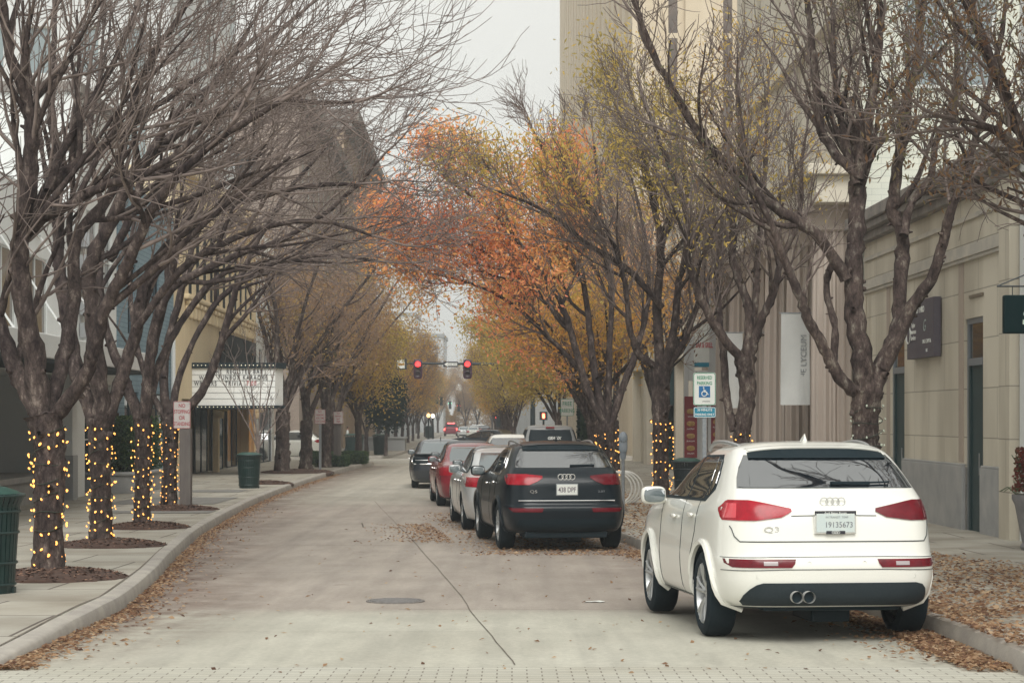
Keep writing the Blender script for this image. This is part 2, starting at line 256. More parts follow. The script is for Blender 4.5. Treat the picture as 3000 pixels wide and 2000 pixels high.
# ------------------------------------------------------------------ object helpers
def tag(o, label=None, cat=None, group=None, kind=None):
    if label: o['label'] = label
    if cat: o['category'] = cat
    if group: o['group'] = group
    if kind: o['kind'] = kind
    return o
def thing(name, label, cat, loc=(0, 0, 0), rotz=0, group=None):
    o = bpy.data.objects.new(name, None); COL.objects.link(o); o.location = [float(c) for c in loc]; o.rotation_euler = (0, 0, rotz)
    o.empty_display_size = .3
    return tag(o, label, cat, group)
def copy_tree(o, parent=None):
    c = o.copy(); COL.objects.link(c); c.parent = parent
    for ch in list(o.children): copy_tree(ch, c)
    return c
class MB:
    def __init__(s): s.v = []; s.f = []; s.mi = []
    def add(s, vs, fs, mi=0):
        b = len(s.v); s.v.extend([tuple(map(float, v)) for v in vs]); s.f.extend([tuple(b+i for i in f) for f in fs]); s.mi.extend([mi]*len(fs)); return s
    def box(s, x0, x1, y0, y1, z0, z1, mi=0, mtx=None):
        vs = [Vector((x, y, z)) for x in (x0, x1) for y in (y0, y1) for z in (z0, z1)]
        if mtx: vs = [mtx @ v for v in vs]
        return s.add(vs, [(0, 1, 3, 2), (4, 6, 7, 5), (0, 4, 5, 1), (2, 3, 7, 6), (0, 2, 6, 4), (1, 5, 7, 3)], mi)
    def tube(s, pts, r, n=8, mi=0, cap=True):
        pts = [Vector(p) for p in pts]; rs = r if hasattr(r, '__len__') else [r]*len(pts); vs = []; fs = []
        up = Vector((0, 0, 1)); d0 = (pts[-1]-pts[0])
        if d0.length < 1e-6: d0 = pts[1]-pts[0]
        if abs(d0.normalized().z) > .8: up = Vector((0, 1, 0))
        for i, p in enumerate(pts):
            t = (pts[min(i+1, len(pts)-1)]-pts[max(i-1, 0)]).normalized(); a = t.cross(up)
            if a.length < 1e-4: a = t.cross(Vector((1, 0, 0)))
            a.normalize(); b = t.cross(a)
            for k in range(n):
                th = 2*PI*k/n; vs.append(p+(a*math.cos(th)+b*math.sin(th))*rs[i])
        for i in range(len(pts)-1):
            for k in range(n): fs.append((i*n+k, i*n+(k+1) % n, (i+1)*n+(k+1) % n, (i+1)*n+k))
        if cap: fs.append(tuple(range(n))); fs.append(tuple((len(pts)-1)*n+k for k in reversed(range(n))))
        return s.add(vs, fs, mi)
    def lathe(s, prof, n=24, mtx=None, mi=0):
        vs = []; fs = []
        for (r, z) in prof:
            for k in range(n):
                th = 2*PI*k/n; v = Vector((r*math.cos(th), r*math.sin(th), z)); vs.append(mtx @ v if mtx else v)
        for i in range(len(prof)-1):
            for k in range(n): fs.append((i*n+k, i*n+(k+1) % n, (i+1)*n+(k+1) % n, (i+1)*n+k))
        return s.add(vs, fs, mi)
    def torus(s, c, R0, r, mtx, n=28, k=8, mi=0):
        vs = []; fs = []
        for i in range(n):
            a = 2*PI*i/n
            for j in range(k):
                b = 2*PI*j/k; v = Vector(((R0+r*math.cos(b))*math.cos(a), (R0+r*math.cos(b))*math.sin(a), r*math.sin(b)))
                vs.append(Vector(c)+(mtx @ v))
        for i in range(n):
            for j in range(k): fs.append((i*k+j, ((i+1) % n)*k+j, ((i+1) % n)*k+(j+1) % k, i*k+(j+1) % k))
        return s.add(vs, fs, mi)
    def pillow(s, c, sz, e=.45, n=14, m=10, mtx=None, mi=0):
        """rounded box (superellipsoid)"""
        vs = []; fs = []
        sp = lambda v, p: math.copysign(abs(v)**p, v)
        for i in range(m+1):
            ph = -PI/2+PI*i/m
            for k in range(n):
                th = 2*PI*k/n
                v = Vector((sz[0]*sp(math.cos(ph), e)*sp(math.cos(th), e), sz[1]*sp(math.cos(ph), e)*sp(math.sin(th), e), sz[2]*sp(math.sin(ph), e)))
                vs.append(Vector(c)+(mtx @ v if mtx else v))
        for i in range(m):
            for k in range(n): fs.append((i*n+k, i*n+(k+1) % n, (i+1)*n+(k+1) % n, (i+1)*n+k))
        return s.add(vs, fs, mi)
    def grid(s, G, skirt=None, mi=0):
        G = np.asarray(G, float); r, c = G.shape[:2]; vs = [tuple(p) for row in G for p in row]
        fs = [(i*c+j, i*c+j+1, (i+1)*c+j+1, (i+1)*c+j) for i in range(r-1) for j in range(c-1)]
        if skirt is not None:
            ring = [(0, j) for j in range(c)]+[(i, c-1) for i in range(1, r)]+[(r-1, j) for j in range(c-2, -1, -1)]+[(i, 0) for i in range(r-2, 0, -1)]
            b = len(vs); sk = np.array(skirt, float)
            for (i, j) in ring: vs.append(tuple(G[i, j]+sk))
            L = len(ring)
            for k in range(L):
                i0, j0 = ring[k]; i1, j1 = ring[(k+1) % L]; fs.append((i0*c+j0, b+k, b+(k+1) % L, i1*c+j1))
        return s.add(vs, fs, mi)
    def build(s, name, mats, parent=None, smooth=False, bevel=0, recalc=False, loc=None):
        me = bpy.data.meshes.new(name); me.from_pydata(s.v, [], s.f)
        mats = mats if isinstance(mats, (list, tuple)) else [mats]
        for m in mats: me.materials.append(m)
        if len(mats) > 1: me.polygons.foreach_set('material_index', s.mi)
        if recalc:
            bm = bmesh.new(); bm.from_mesh(me); bmesh.ops.recalc_face_normals(bm, faces=bm.faces); bm.to_mesh(me); bm.free()
        if smooth:
            me.polygons.foreach_set('use_smooth', [True]*len(me.polygons)); me.set_sharp_from_angle(angle=R(38))
        me.update()
        o = bpy.data.objects.new(name, me); COL.objects.link(o)
        if parent: o.parent = parent
        if loc is not None: o.location = [float(c) for c in loc]
        if bevel:
            b = o.modifiers.new('bevel', 'BEVEL'); b.width = bevel; b.segments = 2; b.limit_method = 'ANGLE'
        return o
def fastmesh(name, V, Fq, mats, parent=None, attr=None, smooth=False, loc=None):
    """V (n,3), Fq (m,k) all faces with k corners"""
    V = np.asarray(V, np.float32); Fq = np.asarray(Fq, np.int32); m, k = Fq.shape
    me = bpy.data.meshes.new(name); me.vertices.add(len(V)); me.vertices.foreach_set('co', V.ravel())
    me.loops.add(m*k); me.loops.foreach_set('vertex_index', Fq.ravel())
    me.polygons.add(m); me.polygons.foreach_set('loop_start', np.arange(0, m*k, k, dtype=np.int32))
    me.polygons.foreach_set('loop_total', np.full(m, k, np.int32))
    if smooth: me.polygons.foreach_set('use_smooth', np.ones(m, bool))
    me.update(calc_edges=True)
    for mm in (mats if isinstance(mats, list) else [mats]): me.materials.append(mm)
    if attr is not None:
        for an, (dom, data) in attr.items():
            at = me.attributes.new(an, 'FLOAT', dom); at.data.foreach_set('value', np.asarray(data, np.float32))
    o = bpy.data.objects.new(name, me); COL.objects.link(o)
    if parent: o.parent = parent
    if loc is not None: o.location = loc
    return o
def text(name, body, size, loc, rot, m, parent=None, extrude=.003, align='CENTER', sx=1, bold=.0, shear=0, spacing=1):
    c = bpy.data.curves.new(name, 'FONT'); c.body = body; c.size = size; c.extrude = extrude; c.align_x = align; c.align_y = 'CENTER'
    c.offset = bold; c.shear = shear; c.space_character = spacing; c.materials.append(m); c.resolution_u = 3
    t = bpy.data.objects.new(name, c); COL.objects.link(t); bpy.context.view_layer.update()
    me = bpy.data.meshes.new_from_object(t.evaluated_get(bpy.context.evaluated_depsgraph_get())); bpy.data.objects.remove(t); me.name = name
    if not me.materials: me.materials.append(m)
    o = bpy.data.objects.new(name, me); COL.objects.link(o); o.location = [float(v) for v in loc]; o.rotation_euler = rot; o.scale = (sx, 1, 1)
    if parent: o.parent = parent
    return o
FACE = (R(90), 0, 0)                                               # lettering that faces down the street towards the crossing
#=== GROUND
# ------------------------------------------------------------------ ground, road, pavements, kerbs
xs = np.concatenate([np.linspace(-160, -12, 12), np.arange(-11, 8.01, .25), np.linspace(9, 160, 12)])
ys = np.concatenate([np.linspace(-60, 4, 6), np.arange(5, 60, .5), np.arange(60, 130, 2), np.linspace(132, 900, 60)])
GX, GY = np.meshgrid(xs, ys); GZ = np.interp(GY, HD, HH); GZ = CZ-GZ
V = np.stack([GX, GY, GZ], -1).reshape(-1, 3); nc = len(xs); nr = len(ys)
idx = np.arange(nr*nc).reshape(nr, nc)
Fq = np.stack([idx[:-1, :-1], idx[:-1, 1:], idx[1:, 1:], idx[1:, :-1]], -1).reshape(-1, 4)
kl = np.interp(V[:, 1], [p[1] for p in KLD], [p[0] for p in KLD]); kr = np.interp(V[:, 1], [p[1] for p in KRD], [p[0] for p in KRD])
dl = V[:, 0]-kl; dr = kr-V[:, 0]
st = np.clip(1.15-np.abs(dl)/1.5, 0, 1)*np.clip((V[:, 1]-12)/6, 0, 1)*(V[:, 1] < 90)
st = np.maximum(st, np.clip(1.0-np.abs(dr)/3.0, 0, 1)*.55*np.clip((V[:, 1]-16.5)/2, 0, 1)*(V[:, 1] < 60))
slab = np.clip((18.9-V[:, 1])/.5, 0, 1)
slab = np.maximum(slab, np.clip((V[:, 1]-44)/5, 0, 1)*.55)
fastmesh('road', V, Fq, M['road'], attr={'stain': ('POINT', st), 'slab': ('POINT', slab)}, smooth=True)
tag(bpy.data.objects['road'], kind='structure')

def ribbon(name, pts, w, m, dz=.005, kind='structure', n=1):
    """thin strip laid on the road along (X, D) points"""
    L = []; R_ = []
    for i, (x, y) in enumerate(pts):
        a = np.array(pts[max(i-1, 0)]); b = np.array(pts[min(i+1, len(pts)-1)]); t = (b-a)/np.linalg.norm(b-a); nn = np.array([-t[1], t[0]])
        for lst, s in ((L, 1), (R_, -1)):
            q = np.array([x, y])+nn*s*w/2; lst.append((q[0], q[1], rz(q[1])+dz))
    return L, R_
def smooth_poly(pts, k=6):
    pts = np.array(pts, float); out = []
    for i in range(len(pts)-1):
        p0 = pts[max(i-1, 0)]; p1 = pts[i]; p2 = pts[i+1]; p3 = pts[min(i+2, len(pts)-1)]
        for t in np.linspace(0, 1, k, endpoint=False):
            out.append(.5*((2*p1)+(-p0+p2)*t+(2*p0-5*p1+4*p2-p3)*t*t+(-p0+3*p1-3*p2+p3)*t**3))
    out.append(pts[-1]); return np.array(out)
mb = MB()
def strip(mb, pts, w, dz=.005, wob=0):
    pts = smooth_poly(pts, 8)
    if wob: pts[1:-1, 0] += np.random.RandomState(3).normal(0, wob, len(pts)-2)
    L, R_ = ribbon('', [tuple(p) for p in pts], w, None, dz); n = len(L)
    mb.add(L+R_, [(i, i+1, n+i+1, n+i) for i in range(n-1)])
strip(mb, [(.02, 13.85), (-.3, 17.5), (-.67, 22), (-1.59, 31.5), (-2.4, 39), (-3.45, 48.8)], .010, wob=.004)
strip(mb, [(-1.1, 18.9), (1.3, 18.85), (3.2, 18.8)], .012)
strip(mb, [(-4.4, 30.5), (-3, 30.6), (-1.6, 30.5)], .02)
strip(mb, [(-2.9, 37.6), (-2.75, 36)], .03)
strip(mb, [(-3.9, 24.2), (-2.4, 24.25), (-.9, 24.2)], .010); strip(mb, [(-.85, 24.2), (1.0, 24.1), (2.3, 24.1)], .010); strip(mb, [(-3.6, 16.3), (-1.8, 16.28), (-.2, 16.3)], .008)
tag(mb.build('road_joint', M['joint']), kind='structure')

def swalk(name, ktab, outer, y0, y1, m=None, left=True, step=.5):
    ys = sorted(set([y0, y1]+list(np.arange(y0, min(y1, 100), step))+list(np.arange(max(y0, 100), y1, 4))+[p[1] for p in ktab if y0 <= p[1] <= y1]))
    mb = MB(); G = []
    for D in ys:
        xk = kx(ktab, D)+(-.16 if left else .16); xo = outer(D); z = swz(D, left and y0 < 20)
        G.append([(xk+(xo-xk)*t, D, z+.004*t) for t in np.linspace(0, 1, 6)])
    mb.grid(G, skirt=(0, 0, -.35)); return tag(mb.build(name, m or M['walk']), kind='structure')
swalk('left_pavement', KLD, lambda D: min(-14, XL(D)-3), 4, 94.6)
swalk('right_pavement', KRD, lambda D: max(12, XR(D)+3), 4, 94.5, left=False)
swalk('left_far_pavement', KLF, lambda D: -18, 104.5, 360, step=1)
swalk('right_far_pavement', KRF, lambda D: 14, 104.2, 360, left=False, step=1)
def kerb(name, tab, left=True, first=False):
    pts = smooth_poly(tab, 8); sg = -1 if left else 1
    prof = [(-.0, -.2, 0), (0, .0, .0), (.012, .105, 1), (.03, .14, 1), (.06, .152, 1), (.175, .156, 1), (.175, .0, 0)]
    G = []
    for i, (x, y) in enumerate(pts):
        a = pts[max(i-1, 0)]; b = pts[min(i+1, len(pts)-1)]; t = (b-a)/np.linalg.norm(b-a)
        nn = np.array([-t[1], t[0]])*(1 if left else -1)
        hf = (swz(y, left and first)-rz(y))/.15
        G.append([(x+nn[0]*o, y+nn[1]*o, rz(y)+(h*hf if h > 0 else h)+(.004 if h > .1 else 0)) for (o, h, _) in prof])
    mb = MB(); mb.grid(G); o = mb.build(name, M['kerb'], smooth=True); tag(o, kind='structure'); return o
kerb('left_kerb', KLD, True, True); kerb('right_kerb', KRD, False); kerb('left_far_kerb', KLF); kerb('right_far_kerb', KRF, False)
mb = MB()                                                          # joint between kerb and slabs
for tab, sg, y0, y1 in ((KLD, -1, 11.5, 90), (KRD, 1, 11.5, 52)):
    pts = [(kx(tab, D)+sg*.19, D) for D in np.arange(y0, y1, 1.0)]
    L, R_ = ribbon('', pts, .018, None); n = len(L)
    fix = lambda p: (p[0], p[1], swz(p[1], sg < 0)+.0085)
    mb.add([fix(p) for p in L+R_], [(i, i+1, n+i+1, n+i) for i in range(n-1)])
L, R_ = ribbon('', [(4.6, 12), (4.6, 15.4), (3.65, 15.6)], .02, None); n = len(L)
mb.add([(p[0], p[1], swz(p[1], False)+.009) for p in L+R_], [(i, i+1, n+i+1, n+i) for i in range(n-1)])
tag(mb.build('pavement_joint', M['joint']), kind='structure')
mb = MB(); G = []                                                   # brick crossing in the foreground
for D in np.arange(8, 13.86, .3):
    G.append([(x, D, rz(D)+.004) for x in np.linspace(-3.55, 3.45, 15)])
mb.grid(G); tag(mb.build('brick_crossing', M['paver']), kind='structure')
mb = MB()
for (x0, x1, y0, y1) in ((-9.0, -6.6, 43, 47), (-9.2, -7.1, 50.6, 52.4), (-8.4, -6.0, 38.5, 39.6)):
    mb.grid([[(x0, y0, swz(y0)+.009), (x1, y0, swz(y0)+.009)], [(x0, y1, swz(y1)+.009), (x1, y1, swz(y1)+.009)]])
tag(mb.build('dark_paving', M['walk_dark']), kind='structure')
mb = MB()                                                          # pale crossing markings at the junction
for D in (95.5, 103):
    mb.grid([[(-6.2, D, rz(D)+.005), (2.5, D, rz(D)+.005)], [(-6.2, D+.6, rz(D+.6)+.005), (2.5, D+.6, rz(D+.6)+.005)]])
tag(mb.build('stop_line', M['sign_white']), kind='structure')
# manhole cover
mh = thing('manhole_cover', 'round iron manhole cover set in the road', 'manhole cover', (-1.19, 19.85, rz(19.85))); mh.scale = (.83, .83, 1)
mb = MB(); mb.lathe([(.36, .0), (.36, .012), (.335, .012), (.33, .006)], 40); mb.build('rim', mat('rusty_iron', (.14, .13, .125), (.22, .20, .18), scale=20, rough=.7), mh)
mb = MB(); mb.lathe([(.33, .003), (.33, .008), (.0001, .008)], 40)
for k in range(-4, 5):
    w = math.sqrt(max(.0, .3**2-(k*.065)**2)); mb.box(-w, w, k*.065-.014, k*.065+.014, .008, .017)
for a in range(12): mb.box(.285, .31, -.02, .02, .008, .017, mtx=Matrix.Rotation(a*PI/6, 4, 'Z'))
mb.build('lid', mat('cast_iron', (.15, .145, .145), (.24, .23, .22), scale=25, rough=.6), mh)
for (x, y) in ((.74, 19.7),):
    mb = MB(); G = [[(x+i*.05, y+j*.05, rz(y)+.006+.012*rnd.random()) for i in range(5)] for j in range(3)]
    mb.grid(G); tag(mb.build('paper_scrap', M['sign_white']), 'small scrap of white paper lying on the road between the cars', 'litter')

# ------------------------------------------------------------------ leaves
def leaf_cloud(P0, size, rs, flat=False, elong=1.8, droop=0):
    """P0 (n,3) -> vertices/faces of folded leaf quads"""
    n = len(P0); a = rs.uniform(0, 2*PI, n)
    if flat:
        u = np.stack([np.cos(a), np.sin(a), rs.normal(0, .18, n)], -1); w = np.stack([-np.sin(a), np.cos(a), rs.normal(0, .38, n)], -1)
    else:
        u = rs.normal(0, 1, (n, 3)); u[:, 2] -= droop; u /= np.linalg.norm(u, axis=1)[:, None]
        r = rs.normal(0, 1, (n, 3)); w = np.cross(u, r); w /= np.linalg.norm(w, axis=1)[:, None]
    s = (size*rs.uniform(.6, 1.3, n))[:, None]
    nrm = np.cross(u, w); 
    a0 = P0-u*s*.5; b0 = P0+w*s*.5/elong+nrm*s*.08; c0 = P0+u*s*.5; d0 = P0-w*s*.5/elong+nrm*s*.08
    V = np.stack([a0, b0, c0, d0], 1).reshape(-1, 3); Fq = np.arange(4*n).reshape(n, 4)
    return V, Fq
def litter(name, pts, size, seed, label):
    rs = np.random.RandomState(seed); pts = np.array(pts)
    V, Fq = leaf_cloud(pts, size, rs, flat=True, elong=1.9)
    o = fastmesh(name, V, Fq, M['litter'], attr={'rnd': ('FACE', rs.rand(len(Fq)))})
    return tag(o, label, 'leaves', kind='stuff')
rs = np.random.RandomState(5); pts = []
for _ in range(6200):                                              # gutter on the left
    D = 13.5+rs.rand()**1.5*60; x = kx(KLD, D)+abs(rs.normal(0, .13))+.02; pts.append((x, D, rz(D)+.012+.02*rs.rand()))
for _ in range(900):
    D = 14+rs.rand()*30; x = kx(KLD, D)+abs(rs.normal(0, .35)); pts.append((x, D, rz(D)+.008))
litter('fallen_leaves', pts, .055, 1, 'brown leaves drifted along the left kerb')
pts = []
for _ in range(10000):                                              # right pavement beside the white car
    D = 15.9+rs.rand()**1.2*10; x = kx(KRD, D)+.15+rs.rand()**.9*3.1+rs.normal(0, .15)
    if rs.rand() < .95-.25*abs(math.sin(D*2.1+x*3)): pts.append((x, D, swz(D, False)+.014+.02*rs.rand()))
litter('fallen_leaves', pts, .062, 2, 'brown leaves covering the pavement right of the white car')
pts = []
for _ in range(5000):
    D = 13.9+rs.rand()*15; x = kx(KRD, D)-abs(rs.normal(0, .28)); pts.append((x, D, rz(D)+.012+.02*rs.rand()))
for _ in range(3800):
    D = 13.4+rs.rand()*4; x = kx(KRD, D)-.35+abs(rs.normal(0, .38)); pts.append((x, D, (rz(D) if x < kx(KRD, D) else swz(D, False)+.02)+.012+.03*rs.rand()))
for _ in range(4200):
    D = 27.8+rs.rand()**1.3*14; x = kx(KRD, D)-2.5+rs.rand()*2.6+rs.normal(0, .2); pts.append((x, D, rz(D)+.01+.02*rs.rand()))
for _ in range(1000):
    D = 31+rs.rand()*6; x = -.9-abs(rs.normal(0, .45))-.11*(D-31); pts.append((x, D, rz(D)+.01+.02*rs.rand()))
litter('fallen_leaves', pts, .056, 3, 'brown leaves in the gutter and parking lane around the cars')
pts = []
for _ in range(5200):
    D = 29+rs.rand()*22; x = kx(KRD, D)+.1+rs.rand()*2.4+rs.normal(0, .2); pts.append((x, D, swz(D, False)+.012+.03*rs.rand()))
litter('fallen_leaves', pts, .07, 4, 'rusty leaves under the right trees behind the black car')
pts = []
for _ in range(230):
    D = 13.2+rs.rand()**1.4*22; x = -3+rs.rand()*6; pts.append((x, D, rz(D)+.008))
litter('fallen_leaves', pts, .05, 6, 'scattered single leaves on the open road')

def mulch_bed(x, D, w, l, label, seed):
    """low mound of bark chips round a trunk, reaching to the kerb"""
    rs = np.random.RandomState(seed); n = 22; G = []
    for i in range(n):
        row = []
        for j in range(n):
            u = -1+2*i/(n-1); v = -1+2*j/(n-1); r = min(1, math.hypot(u*.98, v*.98))
            px = x+v*w/2; py = D+u*l/2
            hh = .085*max(0, (1-r*r))+.012+rs.uniform(-.01, .012)*(r < .95) - (.03 if r >= .99 else 0)
            sc = 1 if max(abs(u), abs(v)) < 1e-6 else min(1, 1/ max(1e-6, (abs(u)**3.2+abs(v)**3.2)**(1/3.2)))
            row.append((x+v*w/2*sc, D+u*l/2*sc, swz(D+u*l/2*sc)+hh))
        G.append(row)
    mb = MB(); mb.grid(G, skirt=(0, 0, -.06)); o = mb.build('mulch_bed', M['mulch'])
    k = 900; a = rs.uniform(0, 2*PI, k); r = np.sqrt(rs.rand(k))*.98
    P0 = np.stack([x+np.cos(a)*r*w/2, D+np.sin(a)*r*l/2, swz(D)+.02+.09*(1-r*r)], -1)
    V, Fq = leaf_cloud(P0, .05, rs, flat=True)
    V = np.concatenate([np.array([tuple(v.co) for v in o.data.vertices]), V]); nb = len(o.data.vertices)
    fo = np.array([list(p.vertices) for p in o.data.polygons]); bpy.data.objects.remove(o)
    FF = np.concatenate([fo, Fq+nb]); at = np.concatenate([rs.rand(len(fo))*.15, rs.rand(k)*.7])
    m, nt, b = new_mat('bark_chips'); b.inputs['Roughness'].default_value = 1
    A = N(nt, 'ShaderNodeAttribute', attribute_name='rnd'); rr = ramp(nt, [(0, (.055, .032, .024)), (.4, (.13, .07, .05)), (.8, (.30, .18, .12))])
    nt.links.new(A.outputs['Fac'], rr.inputs[0]); nt.links.new(rr.outputs[0], b.inputs['Base Color'])
    o = fastmesh('mulch_bed', V, FF, m, attr={'rnd': ('FACE', at)})
    tag(o, label, None, 'mulch beds round the street trees', 'stuff')
LT = [(-5.1, 21.3), (-5.87, 27.8), (-6.26, 33.0), (-7.1, 40.4)]
mulch_bed(-5.0, 21.2, 1.6, 1.7, 'bark mulch around the lit trunk nearest the green bin', 1)
mulch_bed(-5.72, 27.7, 1.6, 1.5, 'bark mulch around the second lit trunk on the left', 2)
mulch_bed(-6.2, 33.0, 1.5, 1.5, 'bark mulch around the third lit trunk on the left', 3)
mulch_bed(-6.95, 40.2, 1.8, 1.6, 'bark mulch around the fourth lit trunk beside the brown post', 4)
mulch_bed(-7.3, 57.8, 1.6, 1.6, 'bark mulch around the thin young tree', 5)
mulch_bed(-7.9, 71.5, 2.6, 5, 'bark mulch at the foot of the twin dark trunks', 6)
#=== TREES
# ------------------------------------------------------------------ trees
def tubes(polys):
    groups = {}
    for (p, r, n) in polys: groups.setdefault((len(p), n), []).append((p, r))
    Vs = []; Fs = []; base = 0
    for (k, n), lst in groups.items():
        Pp = np.array([a for a, _ in lst]); Rr = np.array([b for _, b in lst]); B = len(lst)
        T = np.gradient(Pp, axis=1); T /= np.linalg.norm(T, axis=2)[..., None]+1e-9
        d = Pp[:, -1]-Pp[:, 0]; ref = np.zeros((B, 3)); ref[np.arange(B), np.argmin(np.abs(d), axis=1)] = 1
        A = np.cross(T, ref[:, None, :]); A /= np.linalg.norm(A, axis=2)[..., None]+1e-9; Bb = np.cross(T, A)
        th = np.arange(n)*2*PI/n
        J = 1+(np.random.RandomState(B*k+n).normal(0, .05, (B, k, n, 1)) if n >= 9 else 0)
        V = Pp[:, :, None, :]+J*Rr[:, :, None, None]*(np.cos(th)[None, None, :, None]*A[:, :, None, :]+np.sin(th)[None, None, :, None]*Bb[:, :, None, :])
        V = V.reshape(-1, 3); id0 = np.arange(B*k*n).reshape(B, k, n)
        a = id0[:, :-1, :]; b = np.roll(id0, -1, axis=2)[:, :-1, :]; c = np.roll(id0, -1, axis=2)[:, 1:, :]; dd = id0[:, 1:, :]
        Fs.append(np.stack([a, b, c, dd], -1).reshape(-1, 4)+base); Vs.append(V); base += len(V)
    return np.concatenate(Vs), np.concatenate(Fs)
def unit(v): return v/(np.linalg.norm(v)+1e-9)
class Tree:
    def __init__(s, seed, up=.10, counts=(9, 8, 7), lens=(2.6, 1.35, .65), rmin=.0045, bias=(0, 0, 0), ang=(22, 54), minz=0):
        s.rs = np.random.RandomState(seed); s.up = up; s.cn = counts; s.ln = lens; s.rmin = rmin; s.thick = []; s.thin = []; s.tips = []
        s.bias = np.array(bias, float); s.ang = ang; s.minz = minz; s.leafopt = None; s.dens = 1.0
    def limb(s, pts, r0, r1, sub=True, knob=.04, sides=10, t0=.3, n=None, lvl=0, dens=1.0):
        pts = smooth_poly(pts, 6); k = len(pts); r = np.linspace(r0, r1, k)*.9
        r = r*(1+s.rs.normal(0, knob, k)); pts = pts.copy(); pts[1:-1] += s.rs.normal(0, .07*r0, (k-2, 3))
        s.thick.append((pts, r, sides))
        if sides >= 9: s.stubs(pts, r)
        if sub:
            cnt = int((n if n is not None else s.cn[lvl])*dens*s.dens)
            for i in range(cnt):
                t = t0+(1-t0)*(i+.5+s.rs.uniform(-.4, .4))/cnt; s.child(pts, r, t, lvl)
            s.branch(pts[-1], unit(pts[-1]-pts[-3]), s.ln[lvl]*.5, r[-1]*.95, lvl)
    def stubs(s, pts, r):
        L = np.linalg.norm(pts[-1]-pts[0])
        for _ in range(int(L*4.2)):
            i = s.rs.randint(1, len(pts)-1)
            if r[i] < .03: continue
            d = unit(pts[i+1]-pts[i-1]); q = s.rs.normal(0, 1, 3); q -= d*np.dot(q, d); q = unit(q+d*.3); rr = r[i]*s.rs.uniform(.2, .42)
            s.thick.append((np.array([pts[i], pts[i]+q*r[i]*.95, pts[i]+q*(r[i]*1.12+s.rs.uniform(.0, .05))]), np.array([rr*1.5, rr*1.15, rr*.55]), 7))
    def child(s, pts, r, t, lvl):
        k = len(pts); f = t*(k-1); i = min(int(f), k-2); p = pts[i]+(pts[i+1]-pts[i])*(f-i); d = unit(pts[i+1]-pts[i])
        q = s.rs.normal(0, 1, 3)+s.bias; q -= d*np.dot(q, d); q = unit(q); a = R(s.rs.uniform(*s.ang))
        nd = unit(d*math.cos(a)+q*math.sin(a)); rr = max(s.rmin, r[i]*s.rs.uniform(.42, .68))
        s.branch(p, nd, s.ln[lvl]*s.rs.uniform(.6, 1.25)*(1.2-.62*t), rr, lvl)
    def branch(s, p, d, L, r, lvl):
        n = (8, 6, 5, 4)[min(lvl, 3)]; pts = [p]; st = L/(n-1); d = d.copy()
        w = (.085, .11, .15, .2)[min(lvl, 3)]; wd = s.rs.normal(0, w*.75, 3)
        for i in range(n-1):
            d = d+s.rs.normal(0, w, 3)+wd*.5+np.array([0, 0, s.up])+s.bias*.02
            d = unit(d); q = pts[-1]+d*st
            if q[2] < s.minz: q[2] = s.minz+.1*s.rs.rand(); d[2] = abs(d[2])
            pts.append(q)
        pts = np.array(pts); rr = np.linspace(r, max(s.rmin*.7, r*.28), n)
        (s.thick if r > .03 else s.thin).append((pts, rr, 6 if r > .03 else (4 if r > .012 else 3)))
        if lvl+1 <= len(s.cn)-1 or lvl < len(s.ln)-1:
            if lvl+1 < len(s.ln):
                cnt = s.cn[min(lvl+1, len(s.cn)-1)]
                for i in range(cnt):
                    s.child(pts, rr, .18+.8*(i+s.rs.rand())/cnt, lvl+1)
        else: s.tips.append(pts[-1]); s.tips.append(pts[2])
    def build(s, name, label, base, trunk_pts=None, tr=None, group=None, bark='bark', twig='twig', leaves=None, cat='tree'):
        root = thing(name, label, cat, base, 0, group); b = np.array(base, float)
        if trunk_pts is not None:
            p = smooth_poly(trunk_pts, 8); k = len(p); r = np.interp(np.linspace(0, 1, k), np.linspace(0, 1, len(tr)), tr)*(1+s.rs.normal(0, .035, k))
            s.thick.append((p, r, 14)); s.stubs(p, r)
        V, Fq = tubes(s.thick); fastmesh('trunk', V-b, Fq, M[bark], root, smooth=True)
        if s.thin: V, Fq = tubes(s.thin); fastmesh('crown', V-b, Fq, M[twig], root, smooth=True)
        if leaves: s.leaves(root, b, **leaves)
        return root
    def leaves(s, root, b, mat, n, size=.09, box=None, spread=.25, droop=.6, clump=1.0, elong=2.4):
        T = np.array(s.tips)
        if box is not None:
            x0, x1, y0, y1, z0, z1 = box; k = (T[:, 0] > x0)&(T[:, 0] < x1)&(T[:, 1] > y0)&(T[:, 1] < y1)&(T[:, 2] > z0)&(T[:, 2] < z1); T = T[k]
        if len(T) == 0: return
        if clump < 1:                                              # leaves hang on in patches
            c = T[s.rs.randint(0, len(T), max(2, int(14*clump)))]; d = np.min(np.linalg.norm(T[:, None]-c[None], axis=2), axis=1); T2 = T[d < 1.0]; T = T2 if len(T2) else T
        pick = T[s.rs.randint(0, len(T), n)]; Pp = pick+s.rs.normal(0, spread, (n, 3))*np.array([1, 1, .8])
        V, Fq = leaf_cloud(Pp, size, s.rs, elong=elong, droop=droop)
        h = np.clip(.5+.22*np.sin(pick[:, 0]*1.3+pick[:, 2]*1.1)+s.rs.normal(0, .22, n), 0, 1)
        fastmesh('foliage', V-b, Fq, M[mat], root, attr={'rnd': ('FACE', h)})
def px(pts, D, dd=0):
    """outline of a limb: (x, y[, depth offset]) measured at distance D"""
    out = []
    for i, p in enumerate(pts): out.append(P(p[0], p[1], D+(p[2] if len(p) > 2 else dd*i)))
    return np.array(out)
GL = 'bare street trees along the left kerb'; GR = 'street trees along the right kerb'
def base_at(X, D, left=True): return (X, D, swz(D, left))
